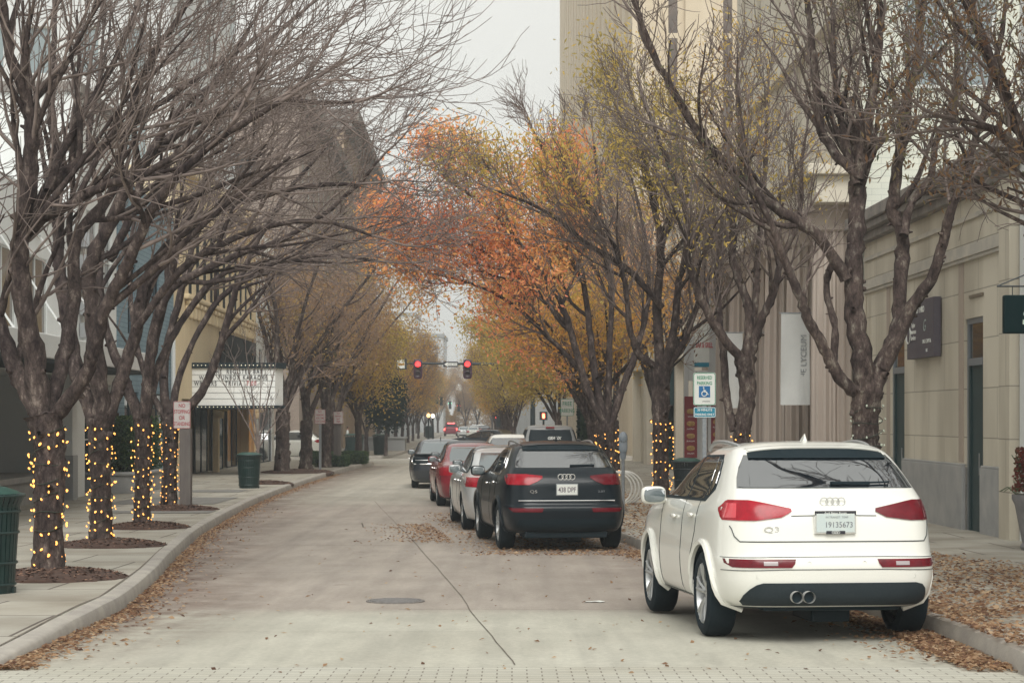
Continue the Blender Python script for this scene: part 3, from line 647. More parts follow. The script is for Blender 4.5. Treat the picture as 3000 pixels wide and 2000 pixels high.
# ---- left row
D = 21.3; t = Tree(11, up=.09, counts=(9, 6, 4), lens=(2.2, 1.35, .8), bias=(.5, 0, 0), minz=2.6, rmin=.005); t.dens = 0.9
t.limb(px([(125, 1225), (60, 1110), (0, 960), (-50, 800), (-110, 640)], D, .1), .13, .06)
t.limb(px([(120, 1220), (95, 1020), (60, 850), (62, 690), (88, 540), (92, 400), (80, 285), (20, 130), (5, -60)], D, -.1), .135, .05, t0=.25, n=12)
t.limb(px([(75, 690), (130, 640), (200, 602), (312, 540), (400, 522), (520, 450), (640, 330)], D, -.15), .075, .03, t0=.2)
t.limb(px([(85, 650), (150, 540), (214, 491), (277, 446), (348, 393), (424, 339), (560, 240), (700, 150)], D, .18), .085, .028, t0=.2, n=11)
t.limb(px([(140, 560), (170, 470), (214, 388), (277, 277), (339, 170), (400, 20)], D, .25), .055, .03, t0=.25)
t.limb(px([(150, 1230), (250, 1100), (300, 930), (380, 760), (480, 560), (640, 410), (820, 300)], D, -.22), .10, .03, t0=.3, n=11)
t.limb(px([(130, 1225), (180, 1080), (215, 880), (225, 700), (330, 560), (370, 380), (430, 200), (560, 0)], D, .3), .10, .035, t0=.35, n=10)
t.build('bare_tree', 'leaning bare tree wrapped in lights, nearest the green bin on the left', base_at(-5.1, D), [P(143, 1700, D), P(143, 1500, D), P(148, 1330, D), P(128, 1215, D)], [.19, .155, .165, .20], GL, 'bark_dark')
D = 27.8; t = Tree(12, up=.07, counts=(8, 5, 4), lens=(2.6, 1.6, .9), bias=(.7, 0, 0), minz=2.5, rmin=.006); t.dens = 0.72
t.limb(px([(290, 1250), (225, 1090), (200, 940), (175, 780), (172, 640), (165, 480), (150, 300), (160, 120)], D, .12), .14, .05, t0=.35, n=11)
t.limb(px([(300, 1240), (285, 1080), (270, 900), (262, 780), (330, 640), (379, 535), (446, 446), (558, 370), (670, 321), (790, 292), (930, 300), (1040, 300)], D, -.12), .15, .024, t0=.25, n=16)
t.limb(px([(310, 1240), (350, 1130), (395, 980), (420, 850), (470, 740), (600, 640), (760, 575), (920, 545), (1040, 540)], D, .1), .12, .028, t0=.25, n=14)
t.limb(px([(320, 760), (390, 620), (430, 470), (520, 330), (700, 190), (880, 40)], D, .2), .08, .03, t0=.1, n=12)
t.limb(px([(400, 960), (520, 800), (640, 720), (800, 660), (950, 650), (1090, 690)], D, -.2), .07, .022, t0=.15, n=12)
t.build('bare_tree', 'bare tree with lit trunk, second along the left kerb', base_at(-5.87, D), [P(296, 1604, D), P(296, 1450, D), P(292, 1320, D), P(296, 1225, D)], [.175, .14, .155, .20], GL, 'bark_dark')
D = 33.0; t = Tree(13, up=.07, counts=(6, 5, 4), lens=(2.6, 1.6, .95), bias=(.8, 0, 0), minz=2.6, rmin=.006); t.dens = 0.7
t.limb(px([(415, 1240), (360, 1100), (310, 960), (290, 800), (300, 620), (260, 420), (300, 200)], D, .15), .11, .04)
t.limb(px([(420, 1240), (446, 1000), (491, 860), (580, 800), (700, 745), (850, 690), (1020, 570), (1110, 470)], D, -.1), .11, .025, t0=.25, n=14)
t.limb(px([(425, 1230), (470, 1060), (540, 930), (640, 810), (800, 770), (950, 750), (1080, 760)], D, .2), .085, .022, t0=.3, n=12)
t.limb(px([(440, 1060), (500, 800), (560, 600), (700, 420), (840, 300), (960, 130)], D, .3), .09, .025, t0=.2, n=14)
t.build('bare_tree', 'bare tree with lit trunk, third along the left kerb', base_at(-6.26, D), [P(417, 1548, D), P(417, 1420, D), P(420, 1300, D), P(418, 1225, D)], [.15, .125, .135, .17], GL, 'bark_dark')
D = 40.4; t = Tree(14, up=.07, counts=(6, 5, 4), lens=(2.6, 1.6, 1.0), bias=(.8, 0, 0), minz=2.6, rmin=.007); t.dens = 0.62
t.limb(px([(495, 1230), (480, 1080), (520, 900), (560, 740), (600, 560), (640, 340)], D, .15), .12, .04, n=12)
t.limb(px([(500, 1230), (590, 1150), (650, 1000), (690, 850), (760, 700), (860, 540), (1000, 380)], D, -.1), .12, .03, t0=.25, n=14)
t.limb(px([(500, 1220), (540, 1060), (640, 880), (780, 790), (930, 740), (1080, 690), (1200, 650)], D, .2), .09, .022, t0=.3, n=12)
t.limb(px([(490, 1230), (430, 1120), (390, 940), (380, 740), (420, 500)], D, .3), .09, .03)
t.build('bare_tree', 'bare tree with lit trunk beside the brown sign post', base_at(-7.1, D), [P(495, 1494, D), P(497, 1380, D), P(500, 1290, D), P(498, 1225, D)], [.18, .145, .15, .19], GL, 'bark_dark')
D = 57.8; t = Tree(15, up=.12, counts=(3, 3, 2), lens=(1.1, .6, .3), rmin=.006, minz=.9)
B = np.array(base_at(-7.6, D)); tp = B+np.array([.05, 0, 1.0])
for (dx, dz, rr) in ((-1.0, 2.0, .03), (-.35, 3.0, .035), (.1, 2.4, .03), (.5, 2.5, .035), (1.25, 1.9, .03), (-.7, 2.7, .028)):
    t.limb([tp, tp+np.array([dx*.3, .1, dz*.35]), tp+np.array([dx, .2*dx, dz])], rr, .014, n=4, knob=.03)
t.build('young_tree', 'thin leafless young tree in front of the theatre sign', B, [B, B+np.array([.02, 0, .5]), tp], [.055, .045, .045], None, 'twig', 'twig')
def vase(seed, B, H=6.5, spread=3.2, nl=6, r=.17, lean=(0, 0), up=.1, counts=(8, 6, 5), lens=(1.7, 1.1, .6), rmin=.009, th=1.9, name='street_tree', label='', group=None, leaves=None, bark='bark', twig='twig', n=9, minz=2.4, knob=.05):
    B = np.array(B, float); t = Tree(seed, up=up, counts=counts, lens=lens, rmin=rmin, bias=(lean[0]*.4, lean[1]*.4, 0), minz=B[2]+minz)
    top = B+np.array([lean[0]*.05, 0, th]); rs = t.rs
    for i in range(nl):
        a = 2*PI*(i+rs.uniform(-.25, .25))/nl; d = np.array([math.cos(a)*spread+lean[0], math.sin(a)*spread+lean[1], (H-th)*rs.uniform(.8, 1.1)])*rs.uniform(.85, 1.1)
        t.limb([top-np.array([0, 0, .15]), top+d*np.array([.2, .2, .28])+rs.normal(0, .08, 3), top+d*np.array([.5, .5, .62])+rs.normal(0, .12, 3), top+d], r*.55, r*.17, n=n, t0=.25, knob=knob)
    return t.build(name, label, B, [B, B+np.array([.02, .02, th*.5]), top], [r*1.15, r*.9, r], group, bark, twig, leaves)
vase(21, base_at(-8.35, 70.6), 7.6, 2.5, 6, .27, (.7, 0), label='dark rough trunk, first past the theatre entrance', group=GL, twig='twig_far', counts=(7, 6, 5), th=2.2, n=8, leaves=dict(mat='lv_far', n=3500, size=.13, clump=1.6, spread=.3))
vase(22, base_at(-7.95, 75), 7.2, 2.4, 5, .24, (.6, 0), label='dark trunk just left of the first no parking sign', group=GL, twig='twig_far', counts=(7, 6, 5), n=8, leaves=dict(mat='lv_brown', n=3500, size=.13, clump=.9, spread=.3))
vase(23, base_at(-7.6, 79), 7.2, 2.4, 5, .24, (.5, 1), label='dark trunk between the two no parking signs', group=GL, twig='twig_far', counts=(7, 6, 5), n=8, leaves=dict(mat='lv_far', n=6000, size=.14, clump=2, spread=.35))
vase(24, base_at(-7.9, 86), 6.6, 2.4, 6, .2, (.5, 2), label='brown tree rising out of the clipped hedges', group=GL, twig='twig_far', counts=(7, 6, 5), n=8, leaves=dict(mat='lv_far', n=12000, size=.15, clump=3, spread=.4))
vase(25, base_at(-7.2, 91), 5.4, 2.2, 6, .17, (-.2, 1), label='yellow brown tree at the left street corner', group=GL, twig='twig_far', leaves=dict(mat='lv_yellow', n=14000, size=.15, spread=.45))
# ---- right row
D = 26.0; t = Tree(31, up=.12, counts=(4, 5, 5), lens=(1.7, 1.0, .55), minz=2.7, rmin=.006)
t.limb(px([(2535, 1160), (2470, 1120), (2425, 1037), (2371, 939), (2336, 850), (2291, 747), (2262, 660), (2215, 560)], D, -.1), .10, .045, t0=.5)
t.limb(px([(2540, 1150), (2515, 1000), (2500, 850), (2508, 700), (2510, 560), (2515, 500)], D, .05), .165, .12, t0=.75, n=3)
t.limb(px([(2480, 820), (2400, 696), (2300, 625), (2196, 549), (2076, 424), (1946, 223), (1879, 67), (1850, -40)], D, -.1), .095, .035, t0=.2, n=13)
t.limb(px([(2512, 510), (2440, 440), (2400, 360), (2390, 220), (2372, 60), (2350, -80)], D, .1), .085, .04, t0=.2, n=9)
t.limb(px([(2515, 520), (2535, 400), (2562, 240), (2580, 80), (2570, -60)], D, -.15), .095, .04, t0=.2, n=8)
t.limb(px([(2512, 540), (2470, 380), (2448, 240), (2440, 60)], D, .3), .07, .035, t0=.2, n=7)
t.limb(px([(2555, 1165), (2577, 1087), (2630, 960), (2638, 802), (2644, 686), (2615, 614), (2630, 489), (2650, 330), (2690, 160), (2700, -20)], D, .08), .135, .06, t0=.55, n=8)
t.limb(px([(2590, 1080), (2675, 895), (2729, 815), (2769, 690), (2787, 614), (2830, 498), (2880, 330), (2930, 120)], D, -.15), .10, .04, t0=.5, n=8)
t.limb(px([(2648, 690), (2668, 600), (2725, 520), (2742, 420), (2800, 260), (2800, 60)], D, .15), .07, .035, t0=.2, n=7)
t.limb(px([(2440, 1080), (2445, 960), (2420, 840), (2440, 770)], D, .1), .06, .045, sub=False, knob=.12)
t.build('street_tree', 'big knobbly tree with unlit light string, rising behind the white car', base_at(4.75, D, False), [P(2541, 1628, D), P(2541, 1400, D), P(2535, 1250, D), P(2540, 1145, D)], [.18, .16, .165, .215], GR, 'bark', leaves=dict(mat='lv_brown', n=3600, size=.085, clump=.9, spread=.15, elong=3.2))
D = 33.5; t = Tree(32, up=.12, counts=(7, 6, 6), lens=(1.7, 1.0, .55), minz=2.5, rmin=.006)
t.limb(px([(2180, 1060), (2112, 979), (2050, 868), (2014, 747), (2010, 620), (1960, 480), (1900, 330)], D, -.12), .095, .035, t0=.35, n=11)
t.limb(px([(2190, 1050), (2192, 900), (2150, 770), (2150, 620), (2170, 440), (2160, 250)], D, .1), .10, .04, t0=.4, n=11)
t.limb(px([(2195, 1050), (2230, 940), (2265, 860), (2290, 760), (2340, 640), (2350, 460)], D, -.1), .10, .035, t0=.35, n=9)
t.limb(px([(2170, 1060), (2200, 980), (2215, 850), (2225, 680), (2240, 500), (2250, 300)], D, .3), .09, .035, t0=.4, n=9)
t.limb(px([(2150, 1262), (2130, 1170), (2120, 1040), (2108, 940), (2100, 800)], D, .1), .085, .06, n=4, t0=.6)
t.build('street_tree', 'twin stemmed tree just right of the reserved parking sign', base_at(3.95, D, False), [P(2172, 1547, D), P(2172, 1300, D), P(2190, 1150, D), P(2180, 1045, D)], [.17, .14, .145, .18], GR, 'bark', leaves=dict(mat='lv_yellow', n=2200, size=.10, spread=.2, clump=.5, elong=3))
D = 36.0; t = Tree(33, up=.13, counts=(7, 6, 6), lens=(1.7, 1.0, .55), minz=2.4, rmin=.006, bias=(-.3, 0, 0))
t.limb(px([(1935, 1080), (1875, 1040), (1845, 960), (1830, 830), (1790, 700), (1700, 560)], D, -.15), .085, .035, t0=.4, n=10)
t.limb(px([(1935, 1090), (1925, 900), (1935, 720), (1900, 520), (1860, 300)], D, .15), .12, .035, t0=.4, n=11)
t.limb(px([(1945, 1090), (1975, 960), (1990, 820), (2020, 660), (2000, 450)], D, -.1), .10, .035, t0=.4, n=10)
t.limb(px([(1940, 900), (1840, 790), (1730, 720), (1600, 620), (1460, 560)], D, -.25), .07, .022, t0=.2, n=11)
t.limb(px([(1950, 1080), (2010, 990), (2040, 900), (2100, 780)], D, .1), .08, .035, n=8)
t.build('street_tree', 'tree with tall lit trunk just left of the reserved parking sign', base_at(2.78, D, False), [P(1937, 1527, D), P(1937, 1350, D), P(1935, 1200, D), P(1935, 1070, D)], [.165, .14, .16, .19], GR, 'bark_dark', leaves=dict(mat='lv_yellow', n=6500, size=.105, spread=.22, clump=.7, elong=3))
D = 44.0; t = Tree(34, up=.12, counts=(8, 7, 6), lens=(1.7, 1.0, .6), minz=3.6, rmin=.007, bias=(-.5, 0, 0))
t.limb(px([(1775, 1250), (1720, 1140), (1680, 1000), (1640, 880), (1560, 760), (1440, 620), (1330, 540)], D, -.15), .11, .03, t0=.35, n=12)
t.limb(px([(1775, 1250), (1740, 1080), (1720, 900), (1690, 720), (1640, 540), (1560, 380)], D, .15), .11, .03, t0=.35, n=12)
t.limb(px([(1785, 1250), (1830, 1120), (1870, 1010), (1900, 860), (1890, 700), (1850, 520)], D, .2), .11, .03, t0=.4, n=10)
t.limb(px([(1780, 1250), (1785, 1050), (1790, 880), (1770, 700), (1740, 420)], D, -.1), .10, .03, t0=.4, n=10)
t.limb(px([(1700, 1080), (1610, 990), (1500, 890), (1380, 830), (1260, 800)], D, .25), .07, .022, t0=.2, n=12)
t.limb(px([(1660, 950), (1540, 830), (1420, 740), (1280, 690), (1190, 740)], D, .4), .06, .02, t0=.2, n=12)
t.build('street_tree', 'orange leaved tree spreading over the road behind the black car', base_at(2.15, D, False), [P(1775, 1477, D), P(1785, 1360, D), P(1775, 1240, D)], [.2, .17, .2], GR, 'bark_dark', leaves=dict(mat='lv_orange', n=19000, size=.125, spread=.24, box=(-3.4, 1.7, 38, 52, 3.7, 8.3), elong=2.6))
for (seed, X, Dd, H, r, lf, nlv, sz, label, lean) in (
    (41, 2.4, 53, 5.4, .17, 'lv_amber', 11000, .13, 'amber leaved tree beyond the bicycle rack', (-.6, 0)),
    (42, 2.6, 63, 6.0, .18, 'lv_orange', 11000, .14, 'tall orange tree right of the traffic light arm', (-.8, 0)),
    (43, 3.8, 72, 9.6, .18, 'lv_amber', 5500, .14, 'amber tree in front of the dark green shopfront', (-.8, 0)),
    (46, 4.35, 57, 8.6, .17, 'lv_brown', 2500, .12, 'thin leaved tree between the bank columns and the bin', (0, 0)),
    (44, 3.4, 82, 6.6, .18, 'lv_yellow', 15000, .15, 'olive yellow tree beside the pickup with the window sticker', (-1.4, 0)),
    (45, 2.2, 91, 5.6, .17, 'lv_yellow', 17000, .16, 'olive yellow tree on the near right corner of the junction', (-1.0, 1))):
    vase(seed, base_at(X, Dd, False), H, 2.4, 6, r, lean, label=label, group=GR, twig='twig_far', bark='bark_dark', counts=(7, 6, 5), n=8, minz=2.9, rmin=.009, lens=(1.6, 1.0, .6), leaves=dict(mat=lf, n=nlv, size=sz, spread=.38))
# near tree outside the frame on the right whose leafy branches reach in, and one behind the camera side (both seen in the car windows)
D = 19.0; t = Tree(36, up=.05, counts=(5, 4, 4), lens=(1.5, .9, .5), minz=3.2, rmin=.005, bias=(-.2, 0, -.05))
t.limb([(6.0, 19, 2.0), (5.6, 19.1, 3.4), (5.0, 19.4, 4.8), (4.4, 19.6, 6.4)], .11, .05, n=12)
t.limb([(6.0, 19, 2.2), (5.7, 18.6, 3.2), (5.2, 18.4, 4.0), (4.6, 18.5, 4.5), (4.2, 18.4, 4.6)], .07, .03, n=11)
t.limb([(6.0, 19, 2.2), (6.5, 19.5, 4), (7.0, 20, 6)], .1, .04, n=8)
t.limb([(6.0, 19, 2.2), (5.8, 17.5, 4.2), (4.2, 16, 5.4), (3.0, 14.6, 6.2)], .1, .04, n=10)
t.build('street_tree', 'near tree whose brown leaf sprays hang in at the upper right edge', base_at(6.1, D, False), [(6.1, 19, swz(19, False)), (6.05, 19, 1.2), (6.0, 19, 2.2)], [.19, .16, .2], GR, 'bark', leaves=dict(mat='lv_brown', n=3400, size=.088, spread=.15, clump=1.0, elong=3.6, droop=1.2, box=(3.4, 9, 10, 24, 3.6, 9)))
vase(37, (6.3, 15.0, rz(15)+.15), 7.4, 3.0, 8, .17, (-2.6, 2.0), label='bare tree beside the crossing, seen only mirrored in the white car window', group=GR, counts=(6, 6, 5), n=8, rmin=.006, minz=5.7, th=3.6)
# ---- far rows: three kinds, copied down the street
protos = []
for k, (seed, lf, nl_, tw) in enumerate(((51, 'lv_far', 9000, 'twig_far'), (52, 'lv_yellow', 11000, 'twig_far'), (53, 'lv_amber', 10000, 'twig_far'))):
    protos.append((seed, lf, nl_, tw))
LAB = {'lv_far': 'brown twiggy', 'lv_yellow': 'olive yellow', 'lv_amber': 'amber leaved'}
far = []
spots = [('l', 111, 0, 8.5), ('l', 121, 0, 9.5), ('l', 132, 2, 10), ('l', 146, 0, 10), ('l', 160, 0, 10), ('l', 178, 2, 10), ('l', 198, 0, 10), ('l', 222, 1, 10), ('l', 250, 2, 10), ('l', 285, 0, 11),
         ('r', 110, 1, 8.5), ('r', 121, 1, 9), ('r', 134, 2, 9.5), ('r', 148, 1, 9.5), ('r', 164, 0, 10), ('r', 182, 2, 10), ('r', 204, 1, 10), ('r', 232, 2, 10), ('r', 265, 0, 11), ('r', 300, 0, 12), ('m', 335, 0, 12), ('m', 345, 2, 13), ('m', 328, 0, 13), ('m', 350, 0, 14), ('m', 322, 2, 12), ('m', 315, 0, 11)]
ptree = {}
ORD = ['first', 'second', 'third', 'fourth', 'fifth', 'sixth', 'seventh', 'eighth', 'ninth', 'tenth', 'eleventh']
for (side, D, kind, H) in spots:
    seed, lf, nl_, tw = protos[kind]
    X = kx(KLF, D)-1.4 if side == 'l' else (kx(KRF, D)+1.4 if side == 'r' else {335: -8.0, 345: -3.5, 328: -12.5, 350: -6.2, 322: .5, 315: -15.5}[D])
    z = rz(D)+.15
    if side == 'l': lab = '%s far tree, %s past the junction on the left' % (LAB[lf], ORD[sum(1 for s in far if s == 'l')])
    elif side == 'r': lab = '%s far tree, %s past the junction on the right' % (LAB[lf], ORD[sum(1 for s in far if s == 'r')])
    else: lab = '%s tree closing the far end of the street, %s' % (LAB[lf], {335: 'left of its middle', 345: 'right of its middle', 328: 'by the left block', 350: 'at its middle', 322: 'at its right end', 315: 'at its left end'}[D])
    far.append(side)
    if kind not in ptree:
        o = vase(seed, (0, 0, 0), 9, 3.1, 6, .19, (0, 0), label=lab, group='far street trees', twig=tw, bark='bark_dark', counts=(7, 6, 5), lens=(2.3, 1.3, .8), n=9, rmin=.014, leaves=dict(mat=lf, n=nl_, size=.19, spread=.45))
        ptree[kind] = o
    else: o = copy_tree(ptree[kind])
    o.location = (X, D, z); o.rotation_euler = (0, 0, rnd.uniform(0, 6.28)); k = H/13.5; o.scale = (k, k, k); o['label'] = lab
B = np.array((-6.95, 107.0, rz(107)+.15)); eg = thing('evergreen_tree', 'dense dark evergreen tree by the junction on the left', 'tree', B)
mb = MB(); mb.tube([(0, 0, 0), (.03, 0, 1.0), (0, 0, 3.2)], [.11, .09, .04], 8)
for i in range(9): a = i*2.4; mb.tube([(0, 0, 1.5+i*.22), (math.cos(a)*.6, math.sin(a)*.6, 1.9+i*.25), (math.cos(a)*.95, math.sin(a)*.95, 2.3+i*.28)], [.035, .02, .01], 5)
mb.build('trunk', M['bark_dark'], eg, smooth=True)
rs = np.random.RandomState(61); cl = rs.normal(0, 1, (46, 3)); cl /= np.linalg.norm(cl, axis=1)[:, None]; cl = cl*np.array([.95, .95, 1.55])*rs.uniform(.55, 1.0, (46, 1))+np.array([0, 0, 3.0])
P0 = cl[rs.randint(0, 46, 11000)]+rs.normal(0, .26, (11000, 3)); V, Fq = leaf_cloud(P0, .15, rs, elong=1.8); fastmesh('foliage', V, Fq, M['ever'], eg, attr={'rnd': ('FACE', rs.rand(len(Fq)))})
rs = np.random.RandomState(62); n = 26000; u = rs.rand(n, 3); fx = -24+u[:, 0]*34; fh = 6.5+2.2*np.sin(fx*.7)+1.5*np.sin(fx*1.9+1)
P0 = np.stack([fx, 355+u[:, 1]*14, rz(360)+.3+u[:, 2]**.8*fh], -1); V, Fq = leaf_cloud(P0, .42, rs, elong=2.6)
tag(fastmesh('far_woods', V, Fq, M['lv_far'], attr={'rnd': ('FACE', rs.rand(n))}), 'brown mass of bare far trees where the street ends', None, None, 'stuff')
#=== LIGHTS
# ------------------------------------------------------------------ light strings
bulb_me = {}
def light_string(X, D, left, r, h, lab, nb=70, lit=True, z0=.05, lean=0, r2=None, turns=None, spread_top=True):
    z = swz(D, left); root = thing('light_string', lab, 'fairy lights', (X, D, z), 0, 'fairy lights wrapped round tree trunks')
    rs = np.random.RandomState(int(D*10)); turns = turns or int(h/.17); pts = []
    fr = lambda t: (r*(1-t)+(r2 or r)*t)+.012
    for i in range(turns*14+1):
        t = i/(turns*14); a = 2*PI*i/14; pts.append((math.cos(a)*fr(t)+lean*t, math.sin(a)*fr(t), z0+t*(h-z0)+.03*math.sin(a*1.7)))
    mb = MB(); mb.tube(pts, .006, 4); mb.build('wire', M['wire'], root)
    key = 'lit' if lit else 'off'
    if key not in bulb_me:
        b = MB(); b.pillow((0, 0, 0), (.0098, .0098, .0165), 1.0, 8, 6); ob = b.build('bulb', M['bulb'] if lit else M['bulb_off'], smooth=True); bulb_me[key] = ob.data; bpy.data.objects.remove(ob)
    for i in range(nb):
        t = (i+rs.uniform(.1, .9))/nb; j = int(t*(len(pts)-1)); p = Vector(pts[j]); out = Vector((p.x-lean*t, p.y, 0)).normalized()
        o = bpy.data.objects.new('bulb', bulb_me[key]); COL.objects.link(o); o.parent = root
        sc = rs.uniform(.65, 1.35); o.scale = (sc, sc, sc); o.rotation_euler = (rs.uniform(-.8, .8), rs.uniform(-.8, .8), 0)
        o.location = p+out*rs.uniform(.01, .045)+Vector((0, 0, rs.uniform(-.05, .05)))
light_string(-5.07, 21.3, True, .145, 1.62, 'glowing bulbs on the leftmost trunk beside the green bin', 100, lean=.0, r2=.17)
light_string(-5.87, 27.8, True, .15, 1.72, 'glowing bulbs on the second trunk from the left', 100, r2=.17)
light_string(-6.26, 33.0, True, .135, 1.75, 'glowing bulbs on the third trunk from the left', 92, r2=.15)
light_string(-7.1, 40.4, True, .16, 1.78, 'glowing bulbs on the trunk beside the brown sign post', 92, r2=.16)
light_string(2.78, 36.0, False, .16, 1.86, 'glowing bulbs on the trunk left of the reserved parking sign', 100, r2=.165)
light_string(2.2, 44.0, False, .19, 1.62, 'glowing bulbs on the trunk just behind the black car', 90, r2=.24, lean=-.05)
light_string(3.96, 33.5, False, .155, 1.62, 'glowing bulbs peeping over the white car roof', 60, r2=.15)
light_string(4.75, 26.0, False, .175, 1.95, 'unlit bulbs on the big trunk behind the white car', 90, lit=False, r2=.19)
#=== CARS
# ------------------------------------------------------------------ cars
def pchip(x, Y, xq):
    x = np.asarray(x, float); Y = np.asarray(Y, float); h = np.diff(x)[:, None]; d = np.diff(Y, axis=0)/h; n = len(x); m = np.zeros_like(Y)
    for i in range(1, n-1):
        s = d[i-1]*d[i] > 0; w = 2*d[i-1]*d[i]/(d[i-1]+d[i]+1e-12); m[i] = np.where(s, w, 0)
    m[0] = d[0]; m[-1] = d[-1]; out = []
    for q in xq:
        i = min(max(int(np.searchsorted(x, q)-1), 0), n-2); hh = x[i+1]-x[i]; t = (q-x[i])/hh
        out.append((2*t**3-3*t**2+1)*Y[i]+(t**3-2*t**2+t)*hh*m[i]+(-2*t**3+3*t**2)*Y[i+1]+(t**3-t**2)*hh*m[i+1])
    return np.array(out)
class Surf:
    def __init__(s, lv):
        s.lv = np.array(lv, float); s.vq = np.linspace(0, len(lv)-1, (len(lv)-1)*5+1); s.T = pchip(np.arange(len(lv)), s.lv, s.vq)
    def at(s, z): return [float(np.interp(z, s.T[:, 0], s.T[:, k])) for k in (1, 2, 3, 4)]
    def rear(s, x, z):
        yr, yf, w, n = s.at(z); l = (yf-yr)/2; return (yr+yf)/2-l*max(1e-6, 1-min(.9995, abs(x)/w)**n)**(1/n)
    def front(s, x, z):
        yr, yf, w, n = s.at(z); l = (yf-yr)/2; return (yr+yf)/2+l*max(1e-6, 1-min(.9995, abs(x)/w)**n)**(1/n)
    def side(s, y, z):
        yr, yf, w, n = s.at(z); l = (yf-yr)/2; return w*max(1e-6, 1-min(.9995, abs(y-(yr+yf)/2)/l)**n)**(1/n)
    def mesh(s):
        G = []
        for (z, yr, yf, w, n) in s.T:
            c = .5**(1/n); l = (yf-yr)/2; yc = (yf+yr)/2; ring = []
            a = c*np.sin(np.linspace(-PI/2, PI/2, 23)); b = (1-np.abs(a)**n)**(1/n)
            ring += list(zip(b[:-1], a[:-1])); ring += list(zip(-a[::1][:-1]*1, b[:-1])) if False else list(zip(a[::-1][:-1], b[::-1][:-1]))
            ring += list(zip(-b[:-1], a[::-1][:-1])); ring += list(zip(a[:-1], -b[:-1]))
            G.append([(w*X, yc+l*Y, z) for X, Y in ring])
        return G
    def pr(s, rows, off=.004, nx=36, nz=5, where='rear', depth=.02, sub=True):
        f = s.rear if where == 'rear' else s.front; sg = -1 if where == 'rear' else 1; G = []
        rows = [np.array(r, float) for r in rows]
        for i in range(len(rows)-1):
            for t in np.linspace(0, 1, nz, endpoint=(i == len(rows)-2)):
                r = rows[i]*(1-t)+rows[i+1]*t; G.append([(x, f(x, r[0])+sg*off, r[0]) for x in np.linspace(r[1], r[2], nx)])
        mb = MB(); mb.grid(G, skirt=(0, -sg*depth, 0)); return mb
    def ps(s, sgn, rows, off=.004, ny=16, nz=5, depth=.02):
        G = []; rows = [np.array(r, float) for r in rows]
        for i in range(len(rows)-1):
            for t in np.linspace(0, 1, nz, endpoint=(i == len(rows)-2)):
                r = rows[i]*(1-t)+rows[i+1]*t; G.append([(sgn*(s.side(y, r[0])+off), y, r[0]) for y in np.linspace(r[1], r[2], ny)])
        mb = MB(); mb.grid(G, skirt=(-sgn*depth, 0, 0)); return mb
    def line_side(s, mb, sgn, pts, r=.004):
        p = []
        for i in range(len(pts)-1):
            for t in np.linspace(0, 1, 6, endpoint=(i == len(pts)-2)):
                y = pts[i][0]*(1-t)+pts[i+1][0]*t; z = pts[i][1]*(1-t)+pts[i+1][1]*t; p.append((sgn*(s.side(y, z)+.001), y, z))
        mb.tube(p, r, 5)
    def line_rear(s, mb, pts, r=.004):
        p = []
        for i in range(len(pts)-1):
            for t in np.linspace(0, 1, 26, endpoint=(i == len(pts)-2)):
                x = pts[i][0]*(1-t)+pts[i+1][0]*t; z = pts[i][1]*(1-t)+pts[i+1][1]*t; p.append((x, s.rear(x, z)-.003, z))
        mb.tube(p, r, 5)
def wheel(parent, x, y, rad, wd, sgn, rimr, spokes=5, rimmat='silver'):
    w = bpy.data.objects.new('wheel', None); COL.objects.link(w); w.parent = parent; w.location = (x, y, rad)
    Mx = Matrix.Rotation(R(90)*sgn, 4, 'Y'); h = wd/2
    mb = MB(); mb.lathe([(rimr, -h*.85), (rimr+.02, -h), (rad-.05, -h), (rad-.012, -h*.82), (rad, -h*.55), (rad, h*.55), (rad-.012, h*.82), (rad-.05, h), (rimr+.02, h), (rimr-.005, h*.85), (rimr-.01, h*.5)], 40, Mx)
    mb.lathe([(rad+.0015, -h*.18), (rad+.0015, -h*.14)], 40, Mx)
    mb.build('tyre', M['tyre'], w, smooth=True)
    mb = MB(); mb.lathe([(rimr+.004, h*.8), (rimr-.012, h*.9), (rimr-.02, h*.7), (rimr-.03, -h*.5)], 36, Mx)
    mb.lathe([(.001, h*.62), (.035, h*.62), (.05, h*.5), (.05, h*.2)], 20, Mx)
    for k in range(spokes):
        for da in (-.16, .16):
            a = 2*PI*k/spokes+da*.55; a2 = 2*PI*k/spokes+da*1.25
            p0 = Vector((math.cos(a)*.045, math.sin(a)*.045, h*.5)); p1 = Vector((math.cos(a2)*(rimr-.012), math.sin(a2)*(rimr-.012), h*.78)); pm = (p0+p1)/2+Vector((0, 0, .012))
            mb.tube([Mx @ p0, Mx @ pm, Mx @ p1], [.022, .017, .021], 6)
    mb.build('rim', M[rimmat], w, smooth=True)
    mb = MB(); mb.lathe([(.0005, -h*.1), (rimr-.02, -h*.1)], 28, Mx); mb.build('brake', M['dark'], w)
    return w
